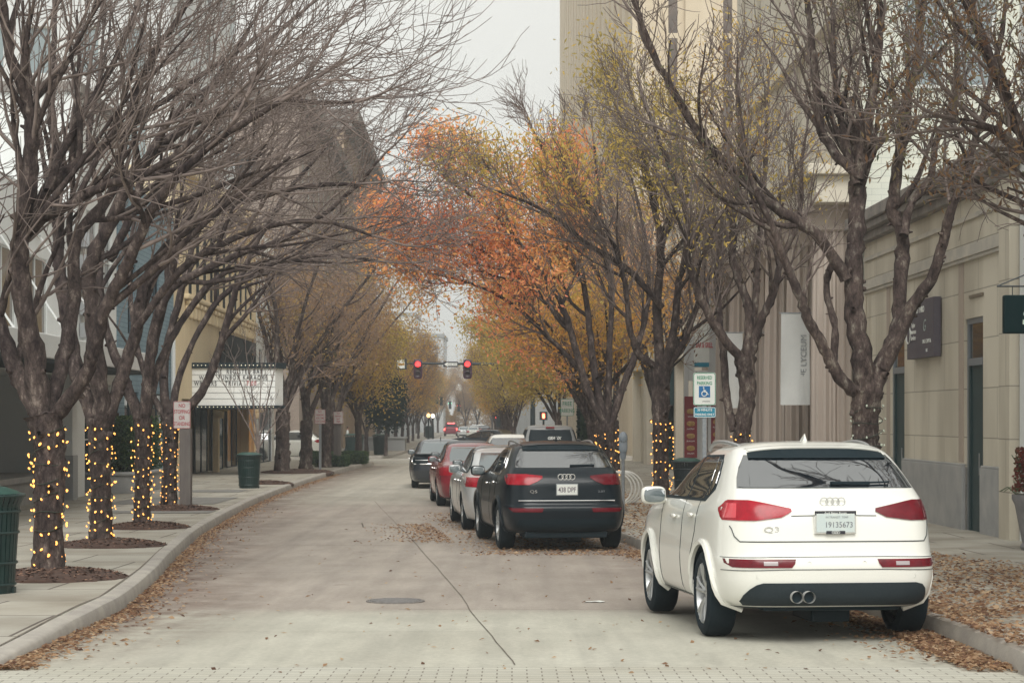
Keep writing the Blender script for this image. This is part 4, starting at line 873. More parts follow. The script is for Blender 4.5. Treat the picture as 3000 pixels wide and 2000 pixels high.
def car(label, cat, X, D, yaw, lv, paint, c, name='parked_car', group='cars parked along the right kerb', z=None, detail=True):
    root = thing(name, label, cat, (X, D, rz(D) if z is None else z), yaw, group)
    wb = c['wb']
    if 'pitch' in c: root.rotation_euler = (c['pitch'], 0, yaw)
    s = Surf(lv); G = s.mesh(); mb = MB(); nr = len(G); nc_ = len(G[0])
    vs = [p for r in G for p in r]; fs = []; mi = []
    for i in range(nr-1):
        for k in range(nc_): fs.append((i*nc_+k, i*nc_+(k+1) % nc_, (i+1)*nc_+(k+1) % nc_, (i+1)*nc_+k)); mi.append(1 if s.T[i+1][0] < c.get('sill', .27) else 0)
    fs.append(tuple(reversed(range(nc_)))); mi.append(1); fs.append(tuple((nr-1)*nc_+k for k in range(nc_))); mi.append(0)
    mb.v = vs; mb.f = fs; mb.mi = mi
    body = mb.build('body', [paint, M['dark']], root, recalc=True)
    Wr = c['r']; wmax = max(l[3] for l in lv); track = c.get('track', wmax-.135)
    cut = MB()
    for y in (0, wb):
        for sg in (-1, 1):
            Mx = Matrix.Translation((sg*(wmax+.1), y, Wr)) @ Matrix.Rotation(R(90), 4, 'Y'); b = len(cut.v)
            cut.lathe([(.0, -.0), (Wr+.055, 0), (Wr+.055, .45*1), (0, .45)] if sg < 0 else [(.0, -.45), (Wr+.055, -.45), (Wr+.055, 0), (0, 0)], 40, Mx)
    co = cut.build('cutter', [paint, M['dark']], root, recalc=True)
    bm = bmesh.new(); bm.from_mesh(co.data); bmesh.ops.remove_doubles(bm, verts=bm.verts, dist=1e-4); bmesh.ops.recalc_face_normals(bm, faces=bm.faces); bm.to_mesh(co.data); bm.free()
    for p in co.data.polygons: p.material_index = 1
    md = body.modifiers.new('b', 'BOOLEAN'); md.object = co; md.operation = 'DIFFERENCE'; md.solver = 'EXACT'
    dg = bpy.context.evaluated_depsgraph_get(); dg.update(); me = bpy.data.meshes.new_from_object(body.evaluated_get(dg))
    body.modifiers.clear(); body.data = me; bpy.data.objects.remove(co); me.name = 'body'
    me.polygons.foreach_set('use_smooth', [True]*len(me.polygons)); me.set_sharp_from_angle(angle=R(40))
    for y in (0, wb):
        for sg in (-1, 1): wheel(root, sg*track, y, Wr, c.get('tw', .235), sg, c.get('rim', Wr-.105), c.get('spokes', 5), c.get('rimmat', 'silver'))
    # arch lips
    for y in (0, wb):
        for sg in (-1, 1):
            p = []
            for a in np.linspace(-.25, PI+.25, 26):
                yy = y+math.cos(a)*(Wr+.075); zz = Wr+math.sin(a)*(Wr+.075); p.append((sg*(s.side(yy, max(zz, .24))+c.get('lip', .004)), yy, zz))
            m2 = MB(); m2.tube(p, c.get('lipr', .022), 6); m2.build('wheel_arch', c.get('archmat', paint), root, smooth=True)
    gl = c.get('glass', M['glass'])
    s.pr(c['rw'], .006).build('rear_window', gl, root, smooth=True)
    s.pr(c['ws'], .006, where='front').build('windshield', gl, root, smooth=True)
    for sg in (-1, 1):
        if 'wtrim' in c: s.ps(sg, c['wtrim'], .004).build('window_trim', c.get('trimmat', M['dark']), root, smooth=True)
        for rows in c['sw']: s.ps(sg, rows, .009).build('side_window', gl, root, smooth=True)
        for rows in c['tl']:
            rr = [(r[0], sg*r[1], sg*r[2]) for r in rows]; s.pr(rr, .012, nx=18).build('taillight', M[c.get('tlm', 'red_lens')] if (sg < 0 or not c.get('tlm2')) else M[c['tlm2']], root, smooth=True)
        for rows in c.get('refl', []): s.pr([(r[0], sg*r[1], sg*r[2]) for r in rows], .008, nx=12).build('reflector', M['red_dark'], root, smooth=True)
        for rows in c['hl']: s.pr([(r[0], sg*r[1], sg*r[2]) for r in rows], .01, where='front').build('headlight', M['lamp_clear'], root, smooth=True)
        # mirror
        my, mz, mxx = c['mir']; xm = s.side(my, mz)
        mi_ = MB(); mi_.pillow((sg*(xm+.135), my, mz+.02), (.115, .075, .082), .55, 16, 12); mi_.tube([(sg*(xm-.03), my+.03, mz-.03), (sg*(xm+.1), my, mz-.03)], .022, 6)
        mo = mi_.build('mirror', paint, root, smooth=True)
        g2 = MB(); g2.pillow((sg*(xm+.135), my-.071, mz+.02), (.097, .012, .066), .6, 16, 8); g2.build('mirror_glass', M['glassclear'], mo, smooth=True)
        if detail:
            ln = MB()
            for pts in c.get('lines', []): s.line_side(ln, sg, pts, .0035)
            ln.build('door_gap', M['dark'], root)
            for (hy, hz) in c.get('handles', []):
                h_ = MB(); h_.pillow((sg*(s.side(hy, hz)+.02), hy, hz), (.016, .095, .017), .6, 10, 8); h_.build('door_handle', c.get('hmat', paint), root, smooth=True)
            if 'rail' in c:
                y0, y1, rxx, rzz = c['rail']; p = []
                for t in np.linspace(0, 1, 13):
                    y = y0+(y1-y0)*t; rr = rxx-.05*abs(2*t-1)**2; p.append((sg*rr, y, rzz+.030*math.sin(PI*t)**.35-.035*(1-math.sin(PI*t))))
                rl = MB(); rl.tube(p, .017, 7); rl.build('roof_rail', M[c.get('railmat', 'silver')], root, smooth=True)
    return root, s
def plate(root, s, x, z, w, h, txt, m, tm, frame, tilt=0, tsize=None, y=None):
    y = s.rear(x, z)-.012 if y is None else y
    fr = MB(); fr.box(x-w/2-.012, x+w/2+.012, y-.006, y+.03, z-h/2-.012, z+h/2+.012); fo = fr.build('plate_frame', M[frame], root, bevel=.004)
    pl = MB(); pl.box(x-w/2, x+w/2, y-.010, y, z-h/2, z+h/2); po = pl.build('licence_plate', m, root, bevel=.003)
    text('lettering', txt, tsize or h*.62, (x, y-.0105, z-.005), FACE, tm, po, .001, sx=.72, bold=.001)
    return po
# SUV body levels: z, y rear, y front, half width, squareness  (origin on the ground under the rear axle)
Q3 = [(.26, -.60, 3.28, .78, 5), (.285, -.74, 3.40, .84, 6), (.36, -.835, 3.47, .885, 6.5), (.50, -.875, 3.505, .908, 7), (.60, -.883, 3.51, .913, 7), (.655, -.872, 3.50, .913, 7), (.69, -.845, 3.49, .910, 7),
      (.78, -.825, 3.47, .903, 7), (.95, -.80, 3.30, .888, 7), (1.06, -.765, 2.85, .862, 7), (1.13, -.72, 2.35, .83, 7), (1.19, -.66, 2.05, .80, 7), (1.24, -.59, 1.92, .778, 7), (1.36, -.42, 1.60, .728, 7), (1.46, -.27, 1.25, .675, 7), (1.52, -.17, 1.02, .625, 6),
      (1.56, -.08, .88, .545, 5), (1.585, .04, .72, .41, 4.5), (1.595, .2, .56, .2, 4), (1.598, .34, .42, .03, 3)]
cQ3 = dict(wb=2.603, r=.35, rim=.252, tw=.245, track=.79, pitch=-.022, lip=.006, lipr=.028, sill=.29,
  rw=[(1.215, -.715, .715), (1.30, -.69, .69), (1.38, -.655, .655), (1.48, -.59, .59)], ws=[(1.17, -.68, .68), (1.42, -.56, .56)],
  wtrim=[(1.10, .12, 2.12), (1.2, -.06, 2.0), (1.32, -.02, 1.70), (1.42, .08, 1.38), (1.485, .22, 1.06)],
  sw=[[(1.125, .95, 2.0), (1.25, .95, 1.78), (1.36, .95, 1.5), (1.465, .95, 1.1)], [(1.125, .20, .90), (1.25, .2, .90), (1.36, .24, .90), (1.465, .33, .90)], [(1.15, .06, .16), (1.25, .0, .16), (1.36, .05, .20), (1.445, .15, .29)]],
  tl=[[(.965, .835, .62), (.99, .842, .42), (1.035, .842, .335), (1.06, .838, .34), (1.115, .80, .60), (1.125, .785, .66)]], tlm2='red_dark',
  refl=[[(.60, .80, .36), (.63, .845, .335), (.665, .85, .325)]], hl=[[(.75, .84, .5), (.88, .80, .55)]], mir=(1.93, 1.10, .2),
  lines=[[(.93, 1.1), (.93, .6), (.93, .30)], [(.30, 1.1), (.33, .85), (.52, .55)], [(1.98, 1.05), (1.98, .6), (1.95, .3)], [(2.0, .30), (.55, .30)]], handles=[(.52, .98), (1.30, .95)], rail=(.08, 1.45, .585, 1.565), railmat='silver')
q3, s3 = car('white compact SUV parked nearest, seen from behind', 'car', 2.455, 16.04, R(5.4), Q3, M['white_paint'], cQ3)
def sport(root, s, zc, yc, wid, paint, drop=.055):
    mb = MB(); G = []
    for t in np.linspace(0, 1, 6):
        G.append([(x*(1-.06*t), yc+.16*(1-t)-.03*t+.07*(abs(x)/wid)**3, zc-drop*t*.35-.03*(abs(x)/wid)**3+.012*math.sin(PI*t)) for x in np.linspace(-wid, wid, 17)])
    mb.grid(G, skirt=(0, .02, -.028)); mb.build('spoiler', paint, root, smooth=True)
    mb = MB(); mb.grid([[(x*(.97), yc-.02+.07*(abs(x)/wid)**3, zc-drop*.45-.035*(abs(x)/wid)**3) for x in np.linspace(-wid, wid, 17)], [(x, s.rear(x, zc-.115)-.012, zc-.105) for x in np.linspace(-wid*.99, wid*.99, 17)]], skirt=(0, .02, 0))
    mb.build('spoiler_underside', M['dark'], root, smooth=True)
sport(q3, s3, 1.56, -.22, .575, M['white_paint'])
mb = s3.pr([(.295, -.70, .70), (.33, -.735, .755), (.38, -.72, .75), (.43, -.68, .735), (.465, -.63, .70), (.48, -.58, .64)], .010, nx=40); mb.build('rear_diffuser', mat('charcoal_plastic', (.020, .030, .037), (.028, .038, .044), scale=60, rough=.7, spec=.25), q3, smooth=True)
mb = MB(); mb.box(-.55, .55, -.70, -.2, .25, .31); mb.box(-.10, .22, -.45, .2, .14, .26); mb.build('underbody', M['dark'], q3, bevel=.02)
mb = MB()
for ex in (-.335, -.24): mb.lathe([(.046, .05), (.047, -.012), (.044, -.015), (.041, -.005), (.041, .005)], 24, Matrix.Translation((ex, -.915, .375)) @ Matrix.Rotation(R(-90), 4, 'X') @ Matrix.Scale(-1, 4, (0, 0, 1)))
mb.build('exhaust_pipe', [mat('exhaust_steel', (.62, .62, .6), rough=.5, metal=.5)], q3, smooth=True)
mb = MB()
for ex in (-.335, -.24): mb.lathe([(.044, 0), (.001, .0)], 20, Matrix.Translation((ex, -.918, .375)) @ Matrix.Rotation(R(-90), 4, 'X'))
mb.build('exhaust_bore', M['dark'], q3)
mb = MB(); ln = [(-.80, .92), (-.79, .90), (-.775, .84), (-.74, .80), (.74, .80), (.775, .84), (.79, .90), (.80, .96)]; s3.line_rear(mb, ln, .0045)
s3.line_rear(mb, [(-.34, 1.0), (.0, 1.005), (.34, 1.0)], .0035); s3.line_rear(mb, [(-.86, .675), (-.4, .683), (.4, .683), (.86, .675)], .003); s3.line_rear(mb, [(-.86, .575), (-.4, .585), (.4, .585), (.86, .575)], .003)
s3.line_rear(mb, [(-.70, 1.225), (-.665, 1.22), (.665, 1.22), (.70, 1.225)], .004)
mb.build('tailgate_gap', mat('panel_gap', (.06, .07, .07), rough=.8), q3)
def rings(root, s, z, r, w, mt='chrome', x0=0):
    mb = MB(); Mx = Matrix.Rotation(R(90), 4, 'X').to_3x3()
    for k in range(4): x = x0+(-1.5+k)*r*1.45; mb.torus((x, s.rear(x, z)-.016, z), r, w, Mx, 26, 6)
    mb.build('ring_emblem', M[mt], root, smooth=True)
rings(q3, s3, 1.108, .0315, .0052)
text('model_badge', 'Q3', .062, (-.50, s3.rear(-.5, .90)-.004, .893), FACE, M['chrome'], q3, .003, sx=1.6)
pl = plate(q3, s3, .0, .945, .305, .145, '', mat('plate_blue_white', (.52, .60, .60), (.60, .64, .60), scale=9, rough=.4), M['ink'], 'chrome', y=-.835)
text('lettering', '19135673', .062, (.025, -.8465, .930), FACE, mat('grey_lettering', (.17, .18, .20), rough=.6), pl, .001, sx=.92)
text('lettering', 'IN TRANSIT  TEMP', .022, (.01, -.8465, .990), FACE, M['galv'], pl, .0005)
text('lettering', 'Audi Baton Rouge', .020, (0, -.8425, 1.024), FACE, M['white'], pl, .001, sx=1.2)
mb = MB(); mb.box(-.165, .165, -.841, -.835, 1.006, 1.040); mb.box(-.075, .075, -.8475, -.835, .858, .884); mb.build('plate_caption', M['ink'], pl)
mb = MB(); Mx = Matrix.Rotation(R(90), 4, 'X').to_3x3()
for k in range(4): mb.torus((-.022+k*.0148, -.849, .871), .0092, .0016, Mx, 18, 5)
mb.build('plate_rings', M['white'], pl)
mb = MB(); mb.tube([(.03, s3.rear(.03, 1.245)-.035, 1.25), (.5, s3.rear(.5, 1.262)-.035, 1.262)], .009, 6); mb.box(.02, .34, s3.rear(.1, 1.26)-.05, s3.rear(.1, 1.25)-.015, 1.238, 1.268); mb.build('rear_wiper', M['dark'], q3, bevel=.006)
mb = MB(); mb.add([(-.018, .12, 1.592), (.018, .12, 1.592), (.018, .27, 1.592), (-.018, .27, 1.592), (0, .13, 1.66), (0, .165, 1.655)], [(0, 1, 4), (1, 2, 5, 4), (2, 3, 5), (3, 0, 4, 5), (0, 3, 2, 1)]); mb.build('roof_aerial', M['white_paint'], q3, bevel=.004)
for sg in (-1, 1):
    s3.pr([(.617, sg*.58, sg*.47), (.648, sg*.58, sg*.47)], .013, nx=6).build('reversing_lamp', M['lamp_clear'], q3)
    s3.pr([(.985, sg*.835, sg*.76), (1.10, sg*.80, sg*.745)], .016, nx=8).build('indicator_lens', mat('bright_red_lens', (.62, .03, .05) if sg < 0 else (.2, .01, .03), rough=.15, coat=1), q3, smooth=True)
    mb = MB()
    for px_ in (.22, .62): mb.lathe([(.001, -.004), (.014, -.004), (.015, .002)], 14, Matrix.Translation((sg*px_, s3.rear(px_, .63 if px_ < .3 else .52), .635 if px_ < .3 else .53)) @ Matrix.Rotation(R(-90), 4, 'X') @ Matrix.Scale(-1, 4, (0, 0, 1)))
    mb.build('parking_sensor', mat('sensor_grey', (.45, .45, .43), rough=.4), q3)

Q5 = [(l[0]*1.03, (l[1]*1.13), (l[2]*1.055), l[3]*1.035, l[4]) for l in Q3]
def scl(c, fy, fz, fx, fyn=None):
    fyn = fyn or fy; S1 = lambda y: y*(fyn if y < 0 else fy); d = dict(c)
    for k in ('wtrim', ): d[k] = [(r[0]*fz, S1(r[1]), S1(r[2])) for r in c[k]]
    d['sw'] = [[(r[0]*fz, S1(r[1]), S1(r[2])) for r in rows] for rows in c['sw']]
    for k in ('rw', 'ws'): d[k] = [(r[0]*fz, r[1]*fx, r[2]*fx) for r in c[k]]
    for k in ('tl', 'refl', 'hl'): d[k] = [[(r[0]*fz, r[1]*fx, r[2]*fx) for r in rows] for rows in c[k]]
    d['mir'] = (S1(c['mir'][0]), c['mir'][1]*fz, 0); d['lines'] = [[(S1(y), z*fz) for (y, z) in p] for p in c['lines']]
    d['handles'] = [(S1(y), z*fz) for (y, z) in c['handles']]; r = c['rail']; d['rail'] = (r[0], r[1]*fy, r[2]*fx, r[3]*fz)
    d['wb'] = c['wb']*fy; return d
cQ5 = scl(cQ3, 1.075, 1.03, 1.035, 1.13); cQ5.update(wb=2.807, r=.365, rim=.245, pitch=-.005, track=.81, hmat=M['chrome'], tlm='red_lens', tlm2='red_dark')
cQ5['tl'] = [[(1.0, .86, .56), (1.05, .872, .44), (1.10, .87, .36), (1.135, .86, .36), (1.16, .83, .60)]]
cQ5['refl'] = [[(.60, .80, .38), (.66, .86, .36)]]; cQ5['wtrim'] = [(r[0]-.006 if i == 0 else r[0]+.006, r[1]-.015, r[2]+.015) for i, r in enumerate(cQ5['wtrim'])]; cQ5['trimmat'] = M['chrome']
q5, s5 = car('glossy black SUV parked behind an empty leaf strewn bay', 'car', .70, 29.75, R(7.3), Q5, M['black_paint'], cQ5)
sport(q5, s5, 1.615, -.24, .59, M['black_paint'])
rings(q5, s5, 1.115, .040, .008)
plate(q5, s5, .0, .93, .305, .152, '438 DPF', M['sign_white'], mat('plum_lettering', (.06, .03, .06), rough=.6), 'galv', tsize=.105)
text('model_badge', 'Q5', .06, (-.50, s5.rear(-.5, .90)-.004, .90), FACE, M['chrome'], q5, .003, sx=1.5)
text('model_badge', '2.0T', .04, (.52, s5.rear(.52, .90)-.004, .90), FACE, M['galv'], q5, .003, sx=1.5)
mb = MB(); s5.line_rear(mb, [(-.72, .765), (0, .765), (.72, .765)], .011); mb.build('chrome_strip', M['chrome'], q5, smooth=True)
s5.pr([(.28, -.8, .8), (.50, -.72, .72)], .008, nx=24).build('rear_diffuser', M['dark'], q5, smooth=True)
mb = MB(); mb.box(-.62, .62, -.85, -.2, .21, .31); mb.box(.05, .3, -.4, .2, .12, .24); mb.build('underbody', M['dark'], q5, bevel=.02)
mb = MB(); mb.tube([(.08, s5.rear(.1, 1.285)-.03, 1.285), (.45, s5.rear(.45, 1.29)-.03, 1.29)], .014, 6); mb.build('rear_wiper', M['dark'], q5)
mb = MB(); mb.add([(-.018, .15, 1.64), (.018, .15, 1.64), (.018, .30, 1.64), (-.018, .30, 1.64), (0, .16, 1.71), (0, .19, 1.70)], [(0, 1, 4), (1, 2, 5, 4), (2, 3, 5), (3, 0, 4, 5)]); mb.build('roof_aerial', M['black_paint'], q5)
# sedans
SED = [(.18, -.85, 3.40, .78, 5), (.24, -1.00, 3.55, .84, 6), (.36, -1.08, 3.62, .88, 6.5), (.55, -1.11, 3.65, .905, 7), (.62, -1.105, 3.65, .907, 7), (.78, -1.09, 3.60, .905, 6.5), (.90, -1.06, 3.40, .893, 6), (.965, -1.00, 3.0, .87, 5.5),
       (1.00, -.86, 2.6, .83, 5.5), (1.03, -.58, 2.22, .785, 5.5), (1.08, -.40, 2.02, .76, 5.5), (1.20, -.12, 1.70, .71, 5.5), (1.32, .16, 1.38, .655, 5), (1.40, .38, 1.14, .59, 5), (1.44, .54, 1.0, .50, 4.5), (1.465, .68, .88, .3, 4), (1.47, .74, .82, .05, 3)]
cS = dict(wb=2.71, r=.325, rim=.225, tw=.215, track=.78, sill=.22, lip=-.008, lipr=.012,
  rw=[(1.05, -.60, .60), (1.2, -.58, .58), (1.385, -.50, .50)], ws=[(1.06, -.66, .66), (1.38, -.52, .52)],
  wtrim=[(1.02, .05, 2.2), (1.12, .0, 1.95), (1.26, .22, 1.6), (1.38, .52, 1.22)],
  sw=[[(1.04, .98, 2.1), (1.15, .98, 1.82), (1.26, .98, 1.52), (1.365, .98, 1.2)], [(1.04, .15, .93), (1.15, .14, .93), (1.26, .30, .93), (1.365, .56, .93)]],
  tl=[[(.74, .87, .50), (.80, .885, .46), (.90, .875, .46), (.93, .86, .50)]], hl=[[(.62, .86, .5), (.76, .82, .55)]], mir=(1.95, 1.03, .2),
  lines=[[(.95, 1.0), (.95, .3)], [(.22, 1.0), (.3, .8), (.5, .5)], [(2.02, .95), (2.0, .3)]], handles=[(.5, .88), (1.3, .87)], hmat=M['chrome'])
def sedan(label, X, D, yaw, paint, **kw):
    c = dict(cS); c.update({k: v for k, v in kw.items() if k in ('tl', 'r', 'rim', 'glass', 'tlm', 'rimmat', 'pitch')}); sc = kw.get('lv', SED)
    r_, s_ = car(label, kw.get('cat', 'car'), X, D, yaw, sc, paint, c, group=kw.get('group', 'cars parked along the right kerb'), detail=kw.get('detail', True), name=kw.get('name', 'parked_car'))
    mb = MB(); s_.line_rear(mb, [(-.62, .96), (-.6, .72), (.6, .72), (.62, .96)], .004); mb.build('trunk_gap', M['dark'], r_)
    s_.pr([(.24, -.62, .62), (.38, -.56, .56)], .008).build('rear_diffuser', M['dark'], r_, smooth=True)
    if kw.get('pl', True): plate(r_, s_, 0, .83, .30, .15, kw.get('ptxt', ''), M['sign_white'], M['ink'], 'galv')
    return r_, s_
sedan('silver sedan parked directly ahead of the black SUV', -.03, 35.45, R(6), M['silver_paint'], tl=[[(.80, .87, .52), (.86, .885, .42), (1.0, .86, .44)]], glass=M['glassclear'])
sedan('dark grey compact car squeezed between the silver and maroon cars', -.16, 40.9, R(5), M['grey_paint'])
sedan('maroon sedan parked ahead of the dark grey car', -.90, 46.0, R(5.5), M['red_paint'], glass=M['glassclear'])
sedan('black car with a low dark roof ahead of the maroon sedan', -1.15, 53.4, R(5), M['black_paint'])
# muscle coupe with a framed full width tail lamp
COU = [(z, yr, yf, w*1.045, n) for (z, yr, yf, w, n) in SED]
ch, sc_ = car('dark grey coupe with racetrack tail lamp, furthest out in the lane', 'car', -2.16, 59.0, R(2.5), COU, M['grey_paint'], dict(cS, tl=[[(.77, .86, .1), (.95, .85, .1)]], tlm='dark', glass=M['glassclear'], r=.35, rim=.25, lip=.0))
def loop(s, x, z0, z1, rr=.06):
    pts = [(-x+rr, z0), (x-rr, z0), (x, z0+rr), (x, z1-rr), (x-rr, z1), (-x+rr, z1), (-x, z1-rr), (-x, z0+rr), (-x+rr, z0)]; return pts
mb = MB()
p = []
for i in range(8):
    a = loop(sc_, .86, .74, .965)[i]; b = loop(sc_, .86, .74, .965)[i+1]
    for t in np.linspace(0, 1, 6, endpoint=False): x = a[0]*(1-t)+b[0]*t; z = a[1]*(1-t)+b[1]*t; p.append((x, sc_.rear(x, z)-.012, z))
p.append(p[0]); mb.tube(p, .018, 6); mb.build('lamp_surround', M['chrome'], ch, smooth=True)
for sg in (-1, 1): mb = MB(); mb.tube([(sg*x, sc_.rear(x, .855)-.016, .855) for x in np.linspace(.30, .76, 8)], .014, 6); mb.build('lamp_bar', M['silver'], ch, smooth=True)
plate(ch, sc_, .08, .86, .30, .14, '', M['galv'], M['ink'], 'galv')
mb = MB(); G = [[(x, -1.10+.06*t+.02*abs(x), 1.00+.045*(1-t)) for x in np.linspace(-.8, .8, 9)] for t in np.linspace(0, 1, 3)]; mb.grid(G, skirt=(0, 0, -.04)); mb.build('spoiler', M['dark'], ch)
mb = MB(); mb.box(-.012, .012, .62, .72, 1.45, 1.53); mb.build('roof_aerial', M['dark'], ch)
# small white SUV and the pickup with the sticker
Qw = Q3; cw = dict(cQ3); cw.pop('pitch', None)
car('white SUV mostly hidden ahead of the black low car', 'car', -.05, 63.2, R(3), [(l[0], l[1], l[2], l[3], l[4]) for l in Q3], M['white_paint'], cw)
PK = [(.30, -1.15, 4.3, .84, 6), (.38, -1.30, 4.42, .95, 7), (.60, -1.36, 4.5, .99, 8), (.80, -1.36, 4.5, 1.0, 8), (1.0, -1.35, 4.45, .995, 8), (1.13, -1.34, 4.35, .985, 7), (1.19, -1.30, 4.1, .97, 7), (1.21, -.4, 3.7, .955, 6.5), (1.23, .55, 3.2, .935, 6.5),
      (1.30, .72, 3.0, .90, 7), (1.50, .86, 2.72, .85, 7), (1.70, .98, 2.45, .79, 6.5), (1.80, 1.04, 2.3, .74, 6), (1.86, 1.12, 2.2, .64, 5.5), (1.885, 1.3, 2.05, .4, 4.5), (1.89, 1.5, 1.85, .08, 3)]
cP = dict(glass=M['win_dark'], wb=3.2, r=.40, rim=.25, tw=.27, track=.86, sill=.36, lip=.004, lipr=.03, rw=[(1.32, -.70, .70), (1.5, -.70, .70), (1.74, -.64, .64)], ws=[(1.28, -.8, .8), (1.75, -.66, .66)],
  sw=[[(1.27, 1.9, 2.95), (1.5, 1.9, 2.66), (1.74, 1.9, 2.36)], [(1.27, .95, 1.82), (1.5, .98, 1.82), (1.74, 1.1, 1.82)]], tl=[[(.78, .985, .84), (1.14, .96, .84)]], hl=[[(.8, .93, .65), (1.05, .9, .65)]], mir=(2.75, 1.32, .2), lines=[[(1.86, 1.2), (1.86, .4)]], handles=[(1.1, 1.1), (2.0, 1.1)])
pk, sp_ = car('grey pickup with a white sticker on its cab window', 'pickup truck', 1.27, 62.0, R(2), PK, mat('pewter_paint', (.26, .27, .27), rough=.35, coat=.3), cP)
so = text('window_sticker', 'GEAUX\nDAT', .13, (.12, sp_.rear(.1, 1.42)-.012, 1.40), FACE, M['white'], pk, .002, bold=.006, shear=.2)
mb = MB(); mb.box(-.14, .14, .97, 1.05, 1.795, 1.83); mb.build('brake_light', M['red_lens'], pk)
# far traffic
fp, sf = car('red lit pickup waiting far down the road on the left', 'pickup truck', -8.9, 283, R(1), PK, mat('dull_red_paint', (.20, .03, .05), rough=.4), dict(cP), name='far_pickup', group='far traffic', detail=False)
for sg in (-1, 1):
    mb = MB(); mb.lathe([(.001, -.03), (.17, -.03), (.18, 0)], 12, Matrix.Translation((sg*.8, sf.rear(.8, .98)-.01, .98)) @ Matrix.Rotation(R(-90), 4, 'X') @ Matrix.Scale(-1, 4, (0, 0, 1))); mb.build('brake_lamp', emit('brake_glow', (1, .08, .06), 5), fp)
mb = MB(); mb.box(-.5, .5, 1.0, 1.08, 1.8, 1.92); mb.build('roof_lamp', emit('brake_bar', (1, .1, .1), 4), fp)
sedan('pale cream sedan parked far off on the right, seen whole', -5.0, 250, R(1), mat('cream_paint', (.60, .60, .54), rough=.3, coat=.5), group='far traffic', detail=False, glass=M['glassclear'], name='far_car')
sedan('far silver sedan just left of the cream one', -6.4, 259, R(1), M['silver_paint'], group='far traffic', detail=False, glass=M['glassclear'], name='far_car')
for i, (X, D_, pm, lab) in enumerate(((-5.6, 290, 'silver_paint', 'far grey SUV directly beyond the cream sedan'), (-5.1, 320, 'white_paint', 'small white SUV at the top of the far row'), (-3.9, 275, 'black_paint', 'far dark SUV at the right of the far row'))):
    car(lab, 'car', X, D_, R(1), Q3, M[pm], cw, name='far_car', group='far traffic', detail=False)
car('white SUV standing across the side street behind the left trunks', 'car', -9.9-.4, 98.6, R(90), Q3, M['white_paint'], cw, name='side_street_car', group=None, detail=False)
car('dark car with glowing tail lamps in the side street at right', 'car', -.6, 112, R(60), Q3, M['grey_paint'], cw, name='side_street_car', group=None, detail=False)
#=== BUILDINGS
# ------------------------------------------------------------------ buildings
def wall(mb, O, U, Nn, w, h, ops=(), depth=.3, mi=0):
    """front face from O along U (width) and up, pierced by openings (u0,u1,v0,v1), reveals going back along -Nn"""
    O = Vector(O); U = Vector(U); Nn = Vector(Nn); Z = Vector((0, 0, 1))
    us = sorted({0, w} | {u for o in ops for u in o[:2]}); vs_ = sorted({0, h} | {v for o in ops for v in o[2:4]})
    for i in range(len(us)-1):
        for j in range(len(vs_)-1):
            cu = (us[i]+us[i+1])/2; cv = (vs_[j]+vs_[j+1])/2
            if any(o[0] < cu < o[1] and o[2] < cv < o[3] for o in ops): continue
            q = [O+U*a+Z*b for a, b in ((us[i], vs_[j]), (us[i+1], vs_[j]), (us[i+1], vs_[j+1]), (us[i], vs_[j+1]))]; mb.add(q, [(0, 1, 2, 3)], mi)
    for (a, b, c, d) in [o[:4] for o in ops]:
        cs = [(a, c), (b, c), (b, d), (a, d)]
        for k in range(4):
            p, q = cs[k], cs[(k+1) % 4]; A = O+U*p[0]+Z*p[1]; B_ = O+U*q[0]+Z*q[1]; mb.add([A, B_, B_-Nn*depth, A-Nn*depth], [(0, 1, 2, 3)], mi)
def window(parent, O, U, Nn, u0, u1, v0, v1, depth=.07, cols=1, rows=1, fm='frame_w', gm='win', fw=.05, name='window', cache={}):
    O = Vector(O); U = Vector(U); Nn = Vector(Nn); Z = Vector((0, 0, 1))
    key = (round(u1-u0, 3), round(v1-v0, 3), cols, rows, fm, gm, fw, tuple(U), tuple(Nn), name)
    if key not in cache:
        w = u1-u0; h = v1-v0; mb = MB()
        def bar(a, b, c, d, t=.03):
            q = []
            for nn in (0, -t):
                for (x, z) in ((a, c), (b, c), (b, d), (a, d)): q.append(U*x+Z*z+Nn*nn)
            mb.add(q, [(0, 1, 2, 3), (7, 6, 5, 4), (0, 4, 5, 1), (1, 5, 6, 2), (2, 6, 7, 3), (3, 7, 4, 0)])
        bar(0, fw, 0, h); bar(w-fw, w, 0, h); bar(fw, w-fw, 0, fw); bar(fw, w-fw, h-fw, h)
        for i in range(1, cols): bar(w*i/cols-fw*.35, w*i/cols+fw*.35, fw, h-fw, .026)
        for i in range(1, rows): bar(fw, w-fw, h*i/rows-fw*.35, h*i/rows+fw*.35, .022)
        f = mb.build(name, M[fm]); g = MB(); g.add([U*fw*.5+Z*fw*.5-Nn*.028, U*(w-fw*.5)+Z*fw*.5-Nn*.028, U*(w-fw*.5)+Z*(h-fw*.5)-Nn*.028, U*fw*.5+Z*(h-fw*.5)-Nn*.028], [(0, 1, 2, 3)])
        g = g.build('pane', M[gm]); cache[key] = (f.data, g.data); bpy.data.objects.remove(f); bpy.data.objects.remove(g)
    fd, gd = cache[key]; f = bpy.data.objects.new(name, fd); COL.objects.link(f); f.parent = parent; f.location = O+U*u0+Z*v0-Nn*depth
    g = bpy.data.objects.new('pane', gd); COL.objects.link(g); g.parent = f
    return f
UY = (0, 1, 0); LN = (1, 0, 0); RN = (-1, 0, 0); UX = (1, 0, 0); CN = (0, -1, 0)
